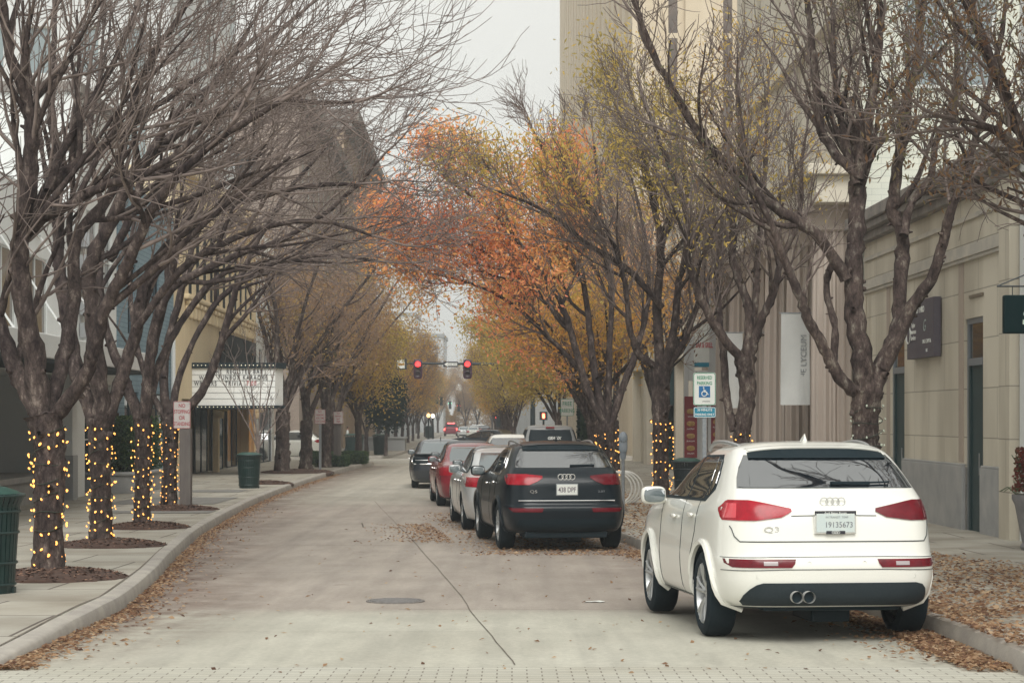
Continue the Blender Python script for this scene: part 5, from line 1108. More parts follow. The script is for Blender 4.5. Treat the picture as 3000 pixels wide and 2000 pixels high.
def bld(name, label, side, y0, y1, h, wm, ops=(), depth=.3, back=12, x=None, cat='building', sideops=(), sm=None, base=None):
    X = (XL(y0) if side == 'l' else XR(y0)) if x is None else x; zb = (base if base is not None else min(rz(y0), rz(y1))+.05)
    root = thing(name, label, cat, (X, y0, zb), R(1.0)); L = y1-y0; sgn = -1 if side == 'l' else 1
    mb = MB(); Nn = LN if side == 'l' else RN
    wall(mb, (0, 0, 0), UY, Nn, L, h, ops, depth)
    wall(mb, (0, 0, 0) if side == 'r' else (-back, 0, 0), UX, CN, back, h, sideops, depth*.6)
    x0, x1 = sorted((sgn*depth, sgn*back)); mb.box(x0, x1, depth*.6+.02 if sideops else .002, L, 0, h-.01)
    mb.box(min(0, sgn*back), max(0, sgn*back), 0.001, L, h-.012, h)
    if not sideops: pass
    w = mb.build('wall', M[wm], root)
    return root, Nn, w
def win_many(root, Nn, ops, **kw):
    for o in ops: window(root, (0, 0, 0), UY, Nn, *o, **kw)
def side_many(root, back, left, ops, **kw):
    for o in ops: window(root, (-back, 0, 0) if left else (0, 0, 0), UX, CN, *o, **kw)

# R1 stone shop with granite base ------------------------------------------------
b0 = rz(35)+.10; zt = lambda z: z-b0
d1 = (2.0, 3.15, .02, zt(3.42)); d2 = (7.75, 8.95, .02, zt(3.42))
ops = [d1, d2]
r1, Nn, w1 = bld('stone_shop', 'low tan limestone building with dark doors and a grey stone base', 'r', 29.2, 40.8, zt(5.45), 'stone', ops, .42, 14, base=b0)
mb = MB(); H = zt(5.45)
mb.box(-.30, 1, -.18, 11.75, H+.12, H+.26); mb.box(-.38, 1, -.26, 11.8, H+.26, H+.50); mb.box(-.16, 1, -.10, 11.66, H-.04, H+.12); mb.box(-.02, 14, -.0, .25, H, H+.5); mb.build('cornice', M['stone_dark'], r1, bevel=.02)
mb = MB(); mb.box(-.09, .05, .35, 11.45, zt(4.42), zt(4.62)); mb.box(-.06, .05, .35, 11.45, zt(4.36), zt(4.42)); mb.build('ledge', M['ledge'], r1, bevel=.01)
mb = MB(); mb.box(-.05, .05, .35, 11.45, H-.42, H-.34); mb.build('upper_moulding', M['ledge'], r1)
mb = MB(); mb.box(-.14, .6, -.05, .55, 0, H-.05); mb.build('corner_pilaster', M['stone'], r1, bevel=.01)
ml_ = mat('recess_shade_stone', (.36, .30, .25), (.42, .35, .28), scale=2)
for (ya, yb) in ((3.22, 3.55), (9.02, 9.32)): mb = MB(); mb.box(-.012, .05, ya, yb, zt(1.05), zt(4.36)); mb.build('recess_shade_strip', ml_, r1)  # shade of the wall recesses, painted as flat darker strips
mb = MB()
for (a, bb) in ((.55, 2.0), (3.15, 7.75), (8.95, 11.55)): mb.box(-.06, .1, a, bb, 0, zt(.98)); mb.box(-.045, .1, a, bb, zt(.98), zt(1.02))
mb.build('granite_base', M['granite'], r1, bevel=.01)
for dd in (d1, d2):
    f = MB(); y0, y1, v0, v1 = dd; x = .035
    f.box(x, x+.08, y0, y0+.09, v0, v1); f.box(x, x+.08, y1-.09, y1, v0, v1); f.box(x, x+.08, y0+.09, y1-.09, v1-.09, v1); f.box(x-.02, x+.08, y0+.09, y1-.09, v1-.78, v1-.66)
    dr = f.build('door', M['frame_s'], r1); g = MB(); g.box(x+.03, x+.05, y0+.09, y1-.09, v1-.66, v1-.09); g.build('transom_pane', M['win'], dr)
    g = MB(); g.box(x+.03, x+.06, y0+.09, y1-.09, v0, v1-.78); g.box(x, x+.03, y0+.09, y0+.2, v0, v1-.78); g.box(x, x+.03, y1-.2, y1-.09, v0, v1-.78); g.build('door_leaf', M['green_wall'], dr)
    g = MB(); g.tube([(x-.03, y0+.25, 1.0), (x-.03, y0+.25, 1.35)], .012, 6); g.build('handle', M['silver'], dr)
    g = MB(); g.box(-.03, .02, y0-.05, y1-.35, v1+.32, v1+.37); g.build('lintel_vent', mat('bronze', (.16, .13, .09), rough=.6), r1)
sg = thing('wall_sign', 'square dark plum sign board fixed to the tan stone wall', 'sign', (XR(34.9)-.08, 34.9, 0), R(1))
mb = MB(); mb.box(-.07, .06, -.95, 1.15, 2.86, 3.90); mb.build('board', mat('plum_grey_board', (.075, .065, .085), (.095, .085, .10), scale=5, rough=.6), sg, bevel=.006)
SR = (R(90), 0, R(-90))
text('lettering', '105 THIRD', .15, (-.075, .1, 3.72), SR, M['white'], sg, .002, bold=.004)
text('lettering', 'Taylor\nInsurance\nServices', .115, (-.075, .62, 3.35), SR, M['white'], sg, .002, align='CENTER', bold=.002)
text('lettering', 'G', .30, (-.075, -.25, 3.42), SR, mat('silver_green', (.35, .42, .40), rough=.5), sg, .002, shear=.3)
text('lettering', 'SAGE CAPITAL', .10, (-.075, -.45, 3.14), SR, M['white'], sg, .002)
text('lettering', 'LLC', .08, (-.075, -.45, 2.98), SR, M['white'], sg, .002)
mb = MB(); mb.torus((-.078, 1.02, 3.32), .17, .012, Matrix.Rotation(R(90), 4, 'Y').to_3x3(), 24, 5); mb.build('ring_logo', M['sign_white'], sg)
# downspout
mb = MB(); mb.tube([(XR(40.2)-.12, 40.2, 4.3), (XR(40.2)-.12, 40.2, rz(40)+.2)], .055, 8); tag(mb.build('downspout', M['bank_light'], smooth=True), 'pale drainpipe at the far end of the tan stone wall', 'drainpipe')
# R0 neighbour with hanging sign
ops = [(a, a+3, .5, 2.9) for a in (1.5, 5.5, 9.5)]
r0, Nn, _ = bld('grey_shop', 'pale grey building at the extreme right edge', 'r', 15.0, 29.1, 8.5, 'white_wall', ops, .3, 14)
win_many(r0, Nn, ops, cols=2, fm='frame_d')
hs = thing('hanging_sign', 'dark green sandwich shop sign on a wall bracket', 'sign', (6.95, 25.0, 0))
mb = MB(); mb.box(-.64, .66, -.06, .06, 2.862, 3.356); mb.build('panel', mat('bottle_green', (.003, .018, .020), rough=.7, spec=.15), hs, bevel=.02)
mb = MB(); mb.lathe([(.001, -.045), (.42, -.045), (.42, .045), (.001, .045)], 32, Matrix.Translation((.42, 0, 2.86)) @ Matrix.Rotation(R(90), 4, 'X')); mb.build('lower_disc', mat('bottle_green_disc', (.004, .024, .024), rough=.7, spec=.15), hs)
text('lettering', 'SUBWAY', .26, (-.42, -.063, 3.05), (R(90), R(-9), 0), mat('pale_green_letters', (.62, .72, .60), rough=.5), hs, .003, align='LEFT', bold=.010, shear=.25)
mb = MB(); mb.tube([(-.72, 0, 3.47), (.7, 0, 3.47)], .012, 6); mb.tube([(-.72, 0, 3.47), (.7, 0, 4.05)], .010, 6); mb.tube([(-.52, 0, 3.47), (-.52, 0, 3.35)], .006, 5); mb.tube([(.4, 0, 3.47), (.4, 0, 3.35)], .006, 5); mb.build('bracket', M['black'], hs)
# R2 bank: colonnade, white brick flank
dpt = .5
cols = [(y, .50) for y in (1.4, 4.9, 8.4, 11.9, 15.4, 18.5)]
ops = [(a, a+2.0, .5, 5.2) for a in (2.2, 5.7, 9.2, 12.7, 16.1)]+[(a, a+1.1, 8.3, 10.3) for a in (.8, 4.2, 7.7, 11.2, 14.7, 17.6)]+[(a, a+1.1, 12.0, 14.0) for a in (.8, 4.2, 7.7, 11.2, 14.7, 17.6)]
sops = [(.9, 1.75, 9.0, 10.6), (1.95, 2.8, 9.0, 10.6), (4.4, 5.2, 6.3, 8.0)]
r2, Nn, w2 = bld('bank_building', 'tall pale bank with fluted columns and a white painted brick flank', 'r', 41.0, 60.5, 17, 'bank_light', ops, dpt, 16)
w2.data.materials.append(M['white_brick'])
for p in w2.data.polygons:
    if p.normal.y < -.9 or (abs(p.normal.y) > .9 and p.center.y < .6): p.material_index = 1
win_many(r2, Nn, ops[:5], cols=2, rows=3, fm='frame_d'); win_many(r2, Nn, ops[5:], cols=1, rows=2, gm='win_pale')
for (a, b_, c_, d_) in sops:
    f = window(r2, (0, -.04, 0), UX, CN, a, b_, c_, d_, depth=-.01, rows=2, cols=1, gm='win_pale', fw=.07)
    mb = MB(); ww = (b_-a)/2; mb.lathe([(ww+.03, -.03), (.001, -.03)], 28, Matrix.Translation((a+ww, 0, d_)) @ Matrix.Rotation(R(-90), 4, 'X') @ Matrix.Scale(1, 4, (0, 1, 0))); mb.build('arch_pane', M['win_pale'], r2)
def fluted(mb, cx, cy, z0, z1, r, n=15):
    k = n*4; prof = [(r*1.0, z0), (r*.99, z0+(z1-z0)*.4), (r*.88, z1)]; vs = []; fs = []
    for (rr, z) in prof:
        for i in range(k):
            a = 2*PI*i/k; q = rr*(1-.055*(1-abs(((i % 4)-1.5)/1.5))**.7 if (i % 4) in (1, 2) else 1); q = rr*(.80 if (i % 4) in (1, 2) else 1.0)
            vs.append((cx+q*math.cos(a), cy+q*math.sin(a), z))
    for i in range(2):
        for j in range(k): fs.append((i*k+j, i*k+(j+1) % k, (i+1)*k+(j+1) % k, (i+1)*k+j))
    mb.add(vs, fs)
for (y, r_) in cols:
    mb = MB(); fluted(mb, -.35, y, 1.38, 6.1, .50); mb.lathe([(.70, 1.0), (.70, 1.1), (.64, 1.14), (.67, 1.20), (.64, 1.26), (.56, 1.29), (.58, 1.34), (.50, 1.40)], 32, Matrix.Translation((-.35, y, 0)))
    mb.lathe([(.44, 6.08), (.5, 6.12), (.5, 6.2), (.62, 6.45), (.66, 6.5)], 28, Matrix.Translation((-.35, y, 0))); mb.box(-1.05, .35, y-.72, y+.72, .0, 1.0); mb.box(-1.02, .32, y-.67, y+.67, 6.5, 6.62)
    mb.build('column', M['bank'], r2, smooth=True)
mb = MB(); mb.box(-.95, .2, .2, 19.4, 6.62, 7.2); mb.box(-1.15, .2, .0, 19.5, 7.2, 7.42); mb.box(-.4, .1, .2, 19.4, 7.42, 7.9); mb.build('entablature', M['bank_light'], r2, bevel=.02)
mb = MB()
for (y, r_) in cols: mb.box(-.10, .05, y-.55, y+.55, 7.9, 16)
mb.box(-.3, .1, .0, 19.5, 10.9, 11.3); mb.box(-.5, .1, .0, 19.5, 16.0, 16.8); mb.build('pilasters', M['bank_light'], r2)
mb = MB(); mb.box(-.03, .05, 0.02, .7, .0, 6.6); mb.build('corner_panel', M['bank'], r2)
for i, (y, Dx, lab) in enumerate(((44.1, 6.42, 'grey cloth banner hanging nearest, before the fluted columns'), (52.3, 5.95, 'paler cloth banner hanging further along the fluted columns'))):
    bn = thing('banner', lab, 'banner', (Dx-.0, y, 0), 0, 'banners on the column front')
    z1 = 1.775+(HY-(918 if i == 0 else 975))*y/F; z0 = 1.775+(HY-(1186 if i == 0 else 1195))*y/F; w = .64 if i == 0 else .5
    G = [[(-w/2+w*u, .12*math.sin(PI*(u*.9+t*.7))*(t)+.03*math.sin(9*u)*t, z1+(z0-z1)*t) for u in np.linspace(0, 1, 16)] for t in np.linspace(0, 1, 24)]
    mb = MB(); mb.grid(G, skirt=(0, .01, 0)); mb.build('cloth', M['banner'], bn, smooth=True)
    mb = MB(); mb.tube([(-w/2-.05, 0, z1+.01), (1.5, 0, z1+.01)], .015, 6); mb.build('rod', M['galv'], bn)
    if i == 0: text('lettering', 'AT THE LYCEUM', .19, (w*.30, -.03, (z0+z1)/2-.15), (R(90), R(-90), 0), M['galv'], bn, .001)
# R3 restaurant
ops = [(1.0, 4.2, .3, 3.0), (5.2, 8.8, .3, 3.0)]+[(a, a+1.2, 4.6, 6.6) for a in (1, 4, 7)]
r3, Nn, _ = bld('restaurant', 'narrow restaurant front of dark brick past the bank columns', 'r', 60.6, 70.4, 8.4, 'brown_brick', ops, .35, 12, x=7.05)
win_many(r3, Nn, ops[:2], cols=3, rows=2, fm='frame_d'); win_many(r3, Nn, ops[2:], cols=1, rows=2)
ps = thing('pylon_sign', 'grey framed pylon sign with a white grill poster and red menu boards', 'sign', (6.15, 60.0, rz(60)+.15))
s60 = F/60.0
def sx_(x): return (x-1500)/s60-6.15
def sz_(y): return CZ+(HY-y)/s60-(rz(60)+.15)
mb = MB(); mb.box(sx_(2003), sx_(2016), -.1, .1, 0, sz_(985)); mb.box(sx_(2074), sx_(2120), -.1, .1, 0, sz_(950)); mb.box(sx_(2016), sx_(2074), -.09, .09, sz_(1115), sz_(1085)); mb.box(sx_(2016), sx_(2034), -.06, .06, sz_(1085), sz_(985)); mb.box(sx_(2030), sx_(2060), -.05, .05, 0, sz_(1115)); mb.build('frame', M['silver_paint'], ps, bevel=.01)
mb = MB(); mb.box(sx_(2032), sx_(2077), -.13, -.10, sz_(1076), sz_(948)); po_ = mb.build('poster', M['sign_white'], ps); text('lettering', 'BAR & GRILL', .22, (sx_(2062), -.135, sz_(1012)), FACE, M['redink'], po_, .002, sx=.42, bold=.006)
mb = MB(); mb.box(sx_(2033), sx_(2076), -.136, -.131, sz_(1075), sz_(1062)); mb.build('teal_band', M['sign_teal'], po_)
for (xa, xb, ya, yb, words) in ((2004, 2041, 1161, 1340, ('SALADS', 'BURGERS', 'CATFISH', 'WINGS')), (2082, 2117, 1154, 1300, ('SOUPS', 'SEAFOOD', 'SHRIMP'))):
    mb = MB(); mb.box(sx_(xa), sx_(xb), -.14, -.105, sz_(yb), sz_(ya)); bo = mb.build('menu_board', M['red_board'], ps)
    hgt = (sz_(ya)-sz_(yb)); nb_ = len(words)
    for k, wd_ in enumerate(words):
        zc = sz_(yb)+hgt*(k+.35)/(nb_+1.0); text('lettering', wd_, .06, ((sx_(xa)+sx_(xb))/2, -.143, zc), FACE, M['white'], bo, .001)
        if k < nb_: f = MB(); f.pillow(((sx_(xa)+sx_(xb))/2, -.138, zc+.16), (.13, .012, .08), .8); f.build('dish_picture', M['food'], bo, smooth=True)
# R4 dark green shopfront and grey piers
ops = [(1.5, 5.5, .1, 3.4), (8, 12, .1, 3.4), (15, 19, .1, 3.4)]+[(a, a+1.3, 5, 7) for a in (1.5, 4.5, 8, 11, 14, 17.5)]
r4, Nn, _ = bld('grey_shop_row', 'pale grey shops with a dark green front near the junction', 'r', 70.6, 92.5, 9.5, 'bank_light', ops, .5, 14, x=6.35)
win_many(r4, Nn, ops[:3], cols=3, rows=1, fm='frame_d'); win_many(r4, Nn, ops[3:], rows=2)
mb = MB(); mb.box(-.5, .1, 1.2, 5.8, 2.6, 4.3); mb.box(-.3, .1, 1.3, 2.0, 0, 2.6); mb.box(-.3, .1, 5.1, 5.8, 0, 2.6); mb.build('shopfront', M['green_wall'], r4)
mb = MB(); mb.box(-.52, -.5, 3.6, 4.6, 3.0, 3.8); mb.build('shop_emblem', M['cream'], r4)
mb = MB()
for a in (.6, 6.6, 7.4, 13, 14, 20): mb.box(-.35, .1, a, a+.55, 0, 9.2)
mb.box(-.4, .1, 0, 21.9, 4.3, 4.7); mb.build('piers', M['bank_light'], r4)
# R5 tall tan tower
hT = 58
ops = []
y = 3.0
while y < 92: ops.append((y, y+2.0, 6, hT-3)); y += 4.7
r5, Nn, _ = bld('office_tower', 'very tall tan tower with vertical stone piers on the right', 'r', 106, 200, hT, 'tan_wall', ops, .8, 30, x=6.55, sideops=[(1.6, 2.9, 6, 55), (4.6, 5.9, 6, 55), (7.6, 8.9, 6, 55), (10.6, 11.9, 6, 55), (13.6, 14.9, 6, 55), (16.6, 17.9, 6, 55), (19.6, 20.9, 6, 55)])
for o in ops: window(r5, (0, 0, 0), UY, Nn, *o, depth=.6, cols=1, rows=17, fm='bank', gm='win_brown', fw=.35, name='window_strip')
side_many(r5, 30, False, [(1.6, 2.9, 6, 55), (4.6, 5.9, 6, 55), (7.6, 8.9, 6, 55), (10.6, 11.9, 6, 55), (13.6, 14.9, 6, 55), (16.6, 17.9, 6, 55), (19.6, 20.9, 6, 55)], depth=.3, cols=1, rows=17, fm='tan_wall', gm='win_brown', fw=.4, name='window_strip')
r6, Nn, _ = bld('far_block', 'pale far block closing the right side of the street', 'r', 201, 300, 14, 'pale_wall', [(a, a+2, 4+4*k, 6+4*k) for a in range(4, 90, 8) for k in range(2)], .4, 20, x=2.2)
win_many(r6, Nn, [(a, a+2, 4+4*k, 6+4*k) for a in range(4, 90, 8) for k in range(2)])

# ---- left side
ops1 = [(11.2, 13.3, 3.75, 5.55), (8.2, 10.3, 3.75, 5.55), (5.2, 7.3, 3.75, 5.55), (2.0, 4.2, 3.75, 5.55)]
l1, Nn, _ = bld('corner_shop', 'low white shop with a canopy on rods at the left edge', 'l', 30.5, 46.6, 7.0, 'white_wall', ops1+[(.6, 15.5, .05, 3.0)], 1.9, 10, base=rz(40)+.05)
for o in ops1: window(l1, (0, 0, 0), UY, Nn, *o, depth=.03, cols=2, fm='frame_w', gm='win_brown')
mb = MB(); mb.box(-.05, 1.75, -.2, 16.0, 3.1, 3.55); cp = mb.build('canopy', M['white_wall'], l1, bevel=.02)
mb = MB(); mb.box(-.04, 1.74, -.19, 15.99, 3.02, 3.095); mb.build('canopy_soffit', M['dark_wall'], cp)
for y in (3.0, 7.6, 12.2): mb = MB(); mb.tube([(0, y, 6.1), (1.7, y, 3.55)], .02, 5); mb.box(-.02, .12, y-.1, y+.1, 6.0, 6.2); mb.build('canopy_rod', M['white_wall'], l1)
for y in (6.6, 15.1):
    mb = MB(); mb.box(-.25, .25, y-.25, y+.25, 1.12, 3.05); mb.build('pillar', M['white_wall'], l1, bevel=.01)
    mb = MB(); mb.box(-.27, .27, y-.27, y+.27, 0, 1.12); mb.build('pillar_base', M['grey_wall'], l1, bevel=.01)
mb = MB(); mb.box(-1.7, -.2, .8, 15.0, .0, .60); mb.box(-1.7, -.1, .75, 15.05, .60, .72); mb.build('planter_wall', M['granite'], l1)
for a in (1.0, 4.6, 8.2, 11.8): window(l1, (-1.86, 0, 0), UY, Nn, a, a+3.3, .72, 3.0, depth=-.02, cols=2, fm='frame_d', gm='win')
l2, Nn, w_ = bld('white_block', 'tall plain white building above the corner shop', 'l', 47.0, 52.2, 9.9, 'white_wall', [(1.2, 2.6, 5.0, 7.2), (3.2, 4.6, 5.0, 7.2), (1, 4.4, .1, 2.9)], .35, 14)
win_many(l2, Nn, [(1.2, 2.6, 5.0, 7.2), (3.2, 4.6, 5.0, 7.2), (1, 4.4, .1, 2.9)], rows=2, cols=2)
mb = MB(); mb.box(-14, .12, -.1, 5.2, 9.9, 10.15); mb.build('parapet', M['stone_dark'], l2)
mb = MB(); mb.box(.0, .9, .2, 5.1, 3.3, 3.7); mb.build('canopy', M['white_wall'], l2)
mb = MB()
for k in range(5): mb.box(.02, .25, .3, .9, 4.0+k*.55, 4.35+k*.55)
mb.build('vent_units', M['grey_wall'], l2)
l3, Nn, w_ = bld('blue_brick_building', 'blue painted brick building left of the theatre', 'l', 52.4, 62.0, 8.6, 'blue_brick', [(1.0, 3.2, .1, 2.8), (5.0, 8.6, .6, 2.8), (1.5, 2.7, 4.4, 6.4), (5.6, 6.8, 4.4, 6.4)], .3, 12)
win_many(l3, Nn, [(1.0, 3.2, .1, 2.8), (5.0, 8.6, .6, 2.8), (1.5, 2.7, 4.4, 6.4), (5.6, 6.8, 4.4, 6.4)], rows=2, cols=2, fm='frame_d')
mb = MB(); mb.tube([(.1, 8.9, .1), (.1, 8.9, 5.4)], .07, 8); mb.build('drainpipe', M['white_wall'], l3)
# theatre
wo_ = [(a, a+1.05, 6.3, 8.7) for a in np.arange(3.0, 21.5, 1.75)]
l4, Nn, w_ = bld('theatre', 'cream stucco theatre with tall narrow windows above a marquee', 'l', 62.2, 85, 10.2, 'cream', wo_+[(1.5, 21.5, .05, 2.75)], .5, 14)
win_many(l4, Nn, wo_, depth=.05, cols=2, rows=1, fm='frame_d', gm='win_dark')
mb = MB(); mb.box(-.2, .18, 2.0, 22.0, 6.05, 6.22); mb.box(-.2, .35, 0, 22.8, 10.1, 10.6)
for a in np.arange(2.2, 22, .9): mb.box(.0, .12, a, a+.5, 5.45, 5.85); mb.box(.0, .18, a+.08, a+.42, 5.85, 6.02)
mb.build('ornament', M['cream'], l4, bevel=.05)
mb = MB(); mb.box(.02, .10, 10.6, 22, 2.9, 5.35); mb.build('dark_frieze', M['dark_wall'], l4)
for a in (9.4, 21.3):
    mb = MB(); mb.box(-.05, .18, a-.14, a+.14, 0, 2.75); mb.box(-.05, .5, a-.14, a+.14, 2.35, 2.75); mb.box(-.05, .34, a-.14, a+.14, 2.1, 2.35); mb.build('bracket_post', M['cream'], l4, bevel=.04)
for a in (2.6, 7.0, 11.4, 15.8): window(l4, (-.35, 0, 0), UY, Nn, a, a+3.2, .1, 2.5, depth=.0, cols=2, fm='frame_d', name='door')
mb = MB(); mb.box(.02, .12, 20, 21.6, .3, 2.6); mb.build('amber_panel', mat('amber_panel', (.62, .33, .13), rough=.6), l4)
mq = thing('marquee', 'white theatre marquee with black and red letters between bulb rows', 'sign', (-9.4, 66.0, rz(66)+.15))
s66 = F/66.0
def mx_(x): return (x-1500)/s66+9.4
def mz_(y): return CZ+(HY-y)/s66-(rz(66)+.15)
xa, xb = mx_(560), mx_(806); xc = mx_(822)
def prism(x0, x1, x2, z0, z1, y0, y1, mi=0):
    m_ = MB(); m_.add([(x0, y0, z0), (x1, y0, z0), (x2, y0+.7, z0), (x0+.9, y1, z0), (x0, y1, z0), (x0, y0, z1), (x1, y0, z1), (x2, y0+.7, z1), (x0+.9, y1, z1), (x0, y1, z1)], [(0, 1, 6, 5), (1, 2, 7, 6), (2, 3, 8, 7), (3, 4, 9, 8), (4, 0, 5, 9), (0, 4, 3, 2, 1), (5, 6, 7, 8, 9)]); return m_
prism(xa, xb, xc, mz_(1187), mz_(1078), 0, 6).build('letter_board', mat('marquee_white', (.88, .90, .88), rough=.4), mq)
prism(xa-.02, xb+.06, xc+.12, mz_(1196), mz_(1187), -.08, 6.05).build('lower_fascia', M['frame_d'], mq)
prism(xa-.02, xb+.06, xc+.12, mz_(1078), mz_(1062), -.08, 6.05).build('upper_fascia', M['frame_d'], mq)
mb = MB()
for yy in (1097.3, 1114.8, 1132.3, 1149.8, 1167.3): z = mz_(yy); mb.box(xa, xb, -.012, 0, z-.006, z+.006)
mb.build('letter_rail', M['galv'], mq)
for k in range(21):
    for zz in (mz_(1191.5), mz_(1070)):
        b_ = MB() if k == 0 and zz == mz_(1191.5) else None
        if b_: b_.pillow((0, 0, 0), (.019, .019, .019), 1, 8, 6); mbulb = b_.build('marquee_bulb', emit('pale_bulb', (.9, .85, .62), .35), mq, smooth=True); mbulb.location = (xa+.1, -.1, zz); continue
        o = mbulb.copy(); COL.objects.link(o); o.parent = mq; o.location = (xa+.1+(xb-xa-.15)*k/20, -.1, zz)
for (t_, x, y, m_) in (('THE  REGISTER BAR', 696, 1088.5, 'ink'), ('W', 590, 1107, 'ink'), ('FUNBOX KARAOKE', 712, 1106, 'ink'), ('WRITERS', 602, 1123.5, 'ink'), ('TRIVIA', 684, 1123.5, 'ink'), ('7:00', 737, 1123, 'redink')):
    text('lettering', t_, .22, (mx_(x), -.02, mz_(y)), FACE, M[m_], mq, .003, sx=.70, bold=.001, spacing=1.3)
l5, Nn, _ = bld('grey_building', 'narrow white and grey building beyond the theatre', 'l', 85.2, 92.5, 10.5, 'white_wall', [(a, a+1, b_, b_+1.6) for a in (1, 3.2, 5.4) for b_ in (3.6, 6.6)]+[(.8, 6.5, .1, 2.8)], .3, 12)
win_many(l5, Nn, [(a, a+1, b_, b_+1.6) for a in (1, 3.2, 5.4) for b_ in (3.6, 6.6)]+[(.8, 6.5, .1, 2.8)], rows=2, cols=2, fm='frame_d')
wo_ = [(a, a+1.6, b_, b_+1.8) for a in (2, 6, 10, 14, 18) for b_ in np.arange(10.5, 24, 3.2)]; so_ = [(a, a+.9, b_, b_+1.8) for a in (.8, 2.6, 4.4, 6.2) for b_ in np.arange(12, 24, 3.2)]
lt, Nn, _ = bld('grey_tower', 'tall pale grey blue tower rising behind the bare trees', 'l', 74, 94, 25, 'pale_wall', wo_, .25, 8, x=-13.0, sideops=so_)
win_many(lt, Nn, wo_, depth=.12, gm='win_pale'); side_many(lt, 8, True, so_, depth=.12, gm='win_pale')
wo_ = [(a, a+1.3, b_, b_+2.0) for a in np.arange(2, 32, 3.6) for b_ in np.arange(4.5, 18, 3.4)]; so_ = [(a, a+1.2, b_, b_+2.0) for a in (1.5, 4.5, 7.5, 10.5) for b_ in np.arange(4.5, 18, 3.4)]
l6, Nn, _ = bld('brick_tower', 'brown brick tower with a flat cornice past the junction', 'l', 105.5, 140, 19.5, 'brown_brick', wo_, .3, 14, sideops=so_)
win_many(l6, Nn, wo_, rows=2); side_many(l6, 14, True, so_, rows=2)
mb = MB(); mb.box(-14.2, .7, -.5, 34.6, 19.3, 20.1); mb.build('cornice', M['stone_dark'], l6)
wo_ = [(a, a+1.6, b_, b_+2.2) for a in np.arange(2, 40, 4.6) for b_ in np.arange(4.5, 22, 3.6)]
l7, Nn, _ = bld('brick_tower', 'taller orange brown block with a dark heavy cornice further off', 'l', 141, 184, 24.5, 'orange_brick', wo_, .3, 14)
win_many(l7, Nn, wo_, rows=2, gm='win_pale')
mb = MB(); mb.box(-14.2, 1.1, -.5, 43.3, 23.9, 24.7); mb.box(-14.2, .6, -.3, 43.1, 23.3, 23.9); mb.build('cornice', M['stone_dark'], l7)
wo_ = [(a, a+2, b_, b_+2) for a in np.arange(3, 90, 8) for b_ in (4, 8)]
l8, Nn, _ = bld('far_block', 'pale far block on the left under the traffic light arm', 'l', 185, 300, 13.5, 'pale_wall', wo_, .4, 20)
win_many(l8, Nn, wo_)
for (x0, x1, D_, h_, mm, lab) in ((-24, -16.5, 330, 20, 'white_wall', 'far white building seen left of the left signal'), (-16.3, -12.2, 345, 17, 'pale_wall', 'far pale building directly behind the left signal'), (-4, 10, 380, 24, 'pale_wall', 'far grey block rising behind the right trees'), (12, 30, 380, 18, 'white_wall', 'far white block behind the tan tower')):
    wo_ = [(a, a+1.8, b_, b_+1.8) for a in np.arange(1.2, x1-x0-2, 3.4) for b_ in np.arange(5, h_-3, 3.6)]
    rt = thing('far_building', lab, 'building', (x0, D_, rz(D_))); mb = MB(); wall(mb, (0, 0, 0), UX, CN, x1-x0, h_, wo_, .3); mb.box(0, x1-x0, .3, 20, 0, h_); mb.build('wall', M[mm], rt); mb = MB(); mb.box(-.2, x1-x0+.2, -.2, 20, h_, h_+.6); mb.build('roof', M['grey_wall'], rt)
    for o in wo_: window(rt, (0, 0, 0), UX, CN, *o, depth=.15)
#=== FURNITURE
# ------------------------------------------------------------------ street furniture
def bin_(X, D_, left, lab, r=.32, h=.92, z=None, lid=True, gm='green_metal'):
    root = thing('litter_bin', lab, 'bin', (X, D_, (swz(D_, left) if z is None else z)), 0, 'green slatted litter bins')
    mb = MB()
    for k in range(36):
        a = 2*PI*k/36; Mx = Matrix.Rotation(a, 4, 'Z'); mb.add([Mx @ Vector(p) for p in ((r*.86, -.021, .08), (r*.86, .021, .08), (r*1.0, .024, h-.12), (r*1.0, -.024, h-.12), (r*.86-.012, -.021, .08), (r*.86-.012, .021, .08), (r-.012, .024, h-.12), (r-.012, -.024, h-.12))], [(0, 1, 2, 3), (7, 6, 5, 4), (0, 4, 5, 1), (1, 5, 6, 2), (2, 6, 7, 3), (3, 7, 4, 0)])
        mb.add([Mx @ Vector(p) for p in ((r*1.0, -.024, h-.12), (r*1.0, .024, h-.12), (r*1.14, .026, h-.01), (r*1.14, -.026, h-.01))], [(0, 1, 2, 3)])
    mb.build('slats', M[gm], root)
    mb = MB(); mb.lathe([(r*.80, .09), (r*.94, h-.1), (.001, h-.1)], 28); mb.build('liner', mat('bin_liner', (.008, .03, .028), rough=.7), root)
    for (rr, z_) in ((r*1.15, h-.005), (r*1.01, h-.16), (r*.97, h*.62), (r*.92, .3), (r*.88, .09)): mb = MB(); mb.torus((0, 0, z_), rr, .014, Matrix.Identity(3), 36, 6); mb.build('hoop', M[gm], root, smooth=True)
    mb = MB(); mb.lathe([(.001, .0), (r*.82, .0), (r*.86, .08), (r*.8, .1)], 28)
    for a in (0, 2.1, 4.2): mb.box(r*.6, r*.9, -.04, .04, -.01, .06, mtx=Matrix.Rotation(a, 4, 'Z'))
    mb.build('foot', M[gm], root)
    if lid:
        mb = MB(); mb.lathe([(r*1.05, h+.012), (r*.95, h+.035), (r*.62, h+.075), (r*.60, h+.055), (.05, h+.03)], 30)
        for a in (.5, 2.6, 4.7): mb.tube([(math.cos(a)*r*.9, math.sin(a)*r*.9, h-.1), (math.cos(a)*r*.9, math.sin(a)*r*.9, h+.03)], .012, 5)
        mb.build('lid', mat('pale_green_lid', (.01, .05, .04), (.02, .08, .06), scale=5, rough=.45), root, smooth=True)
    return root
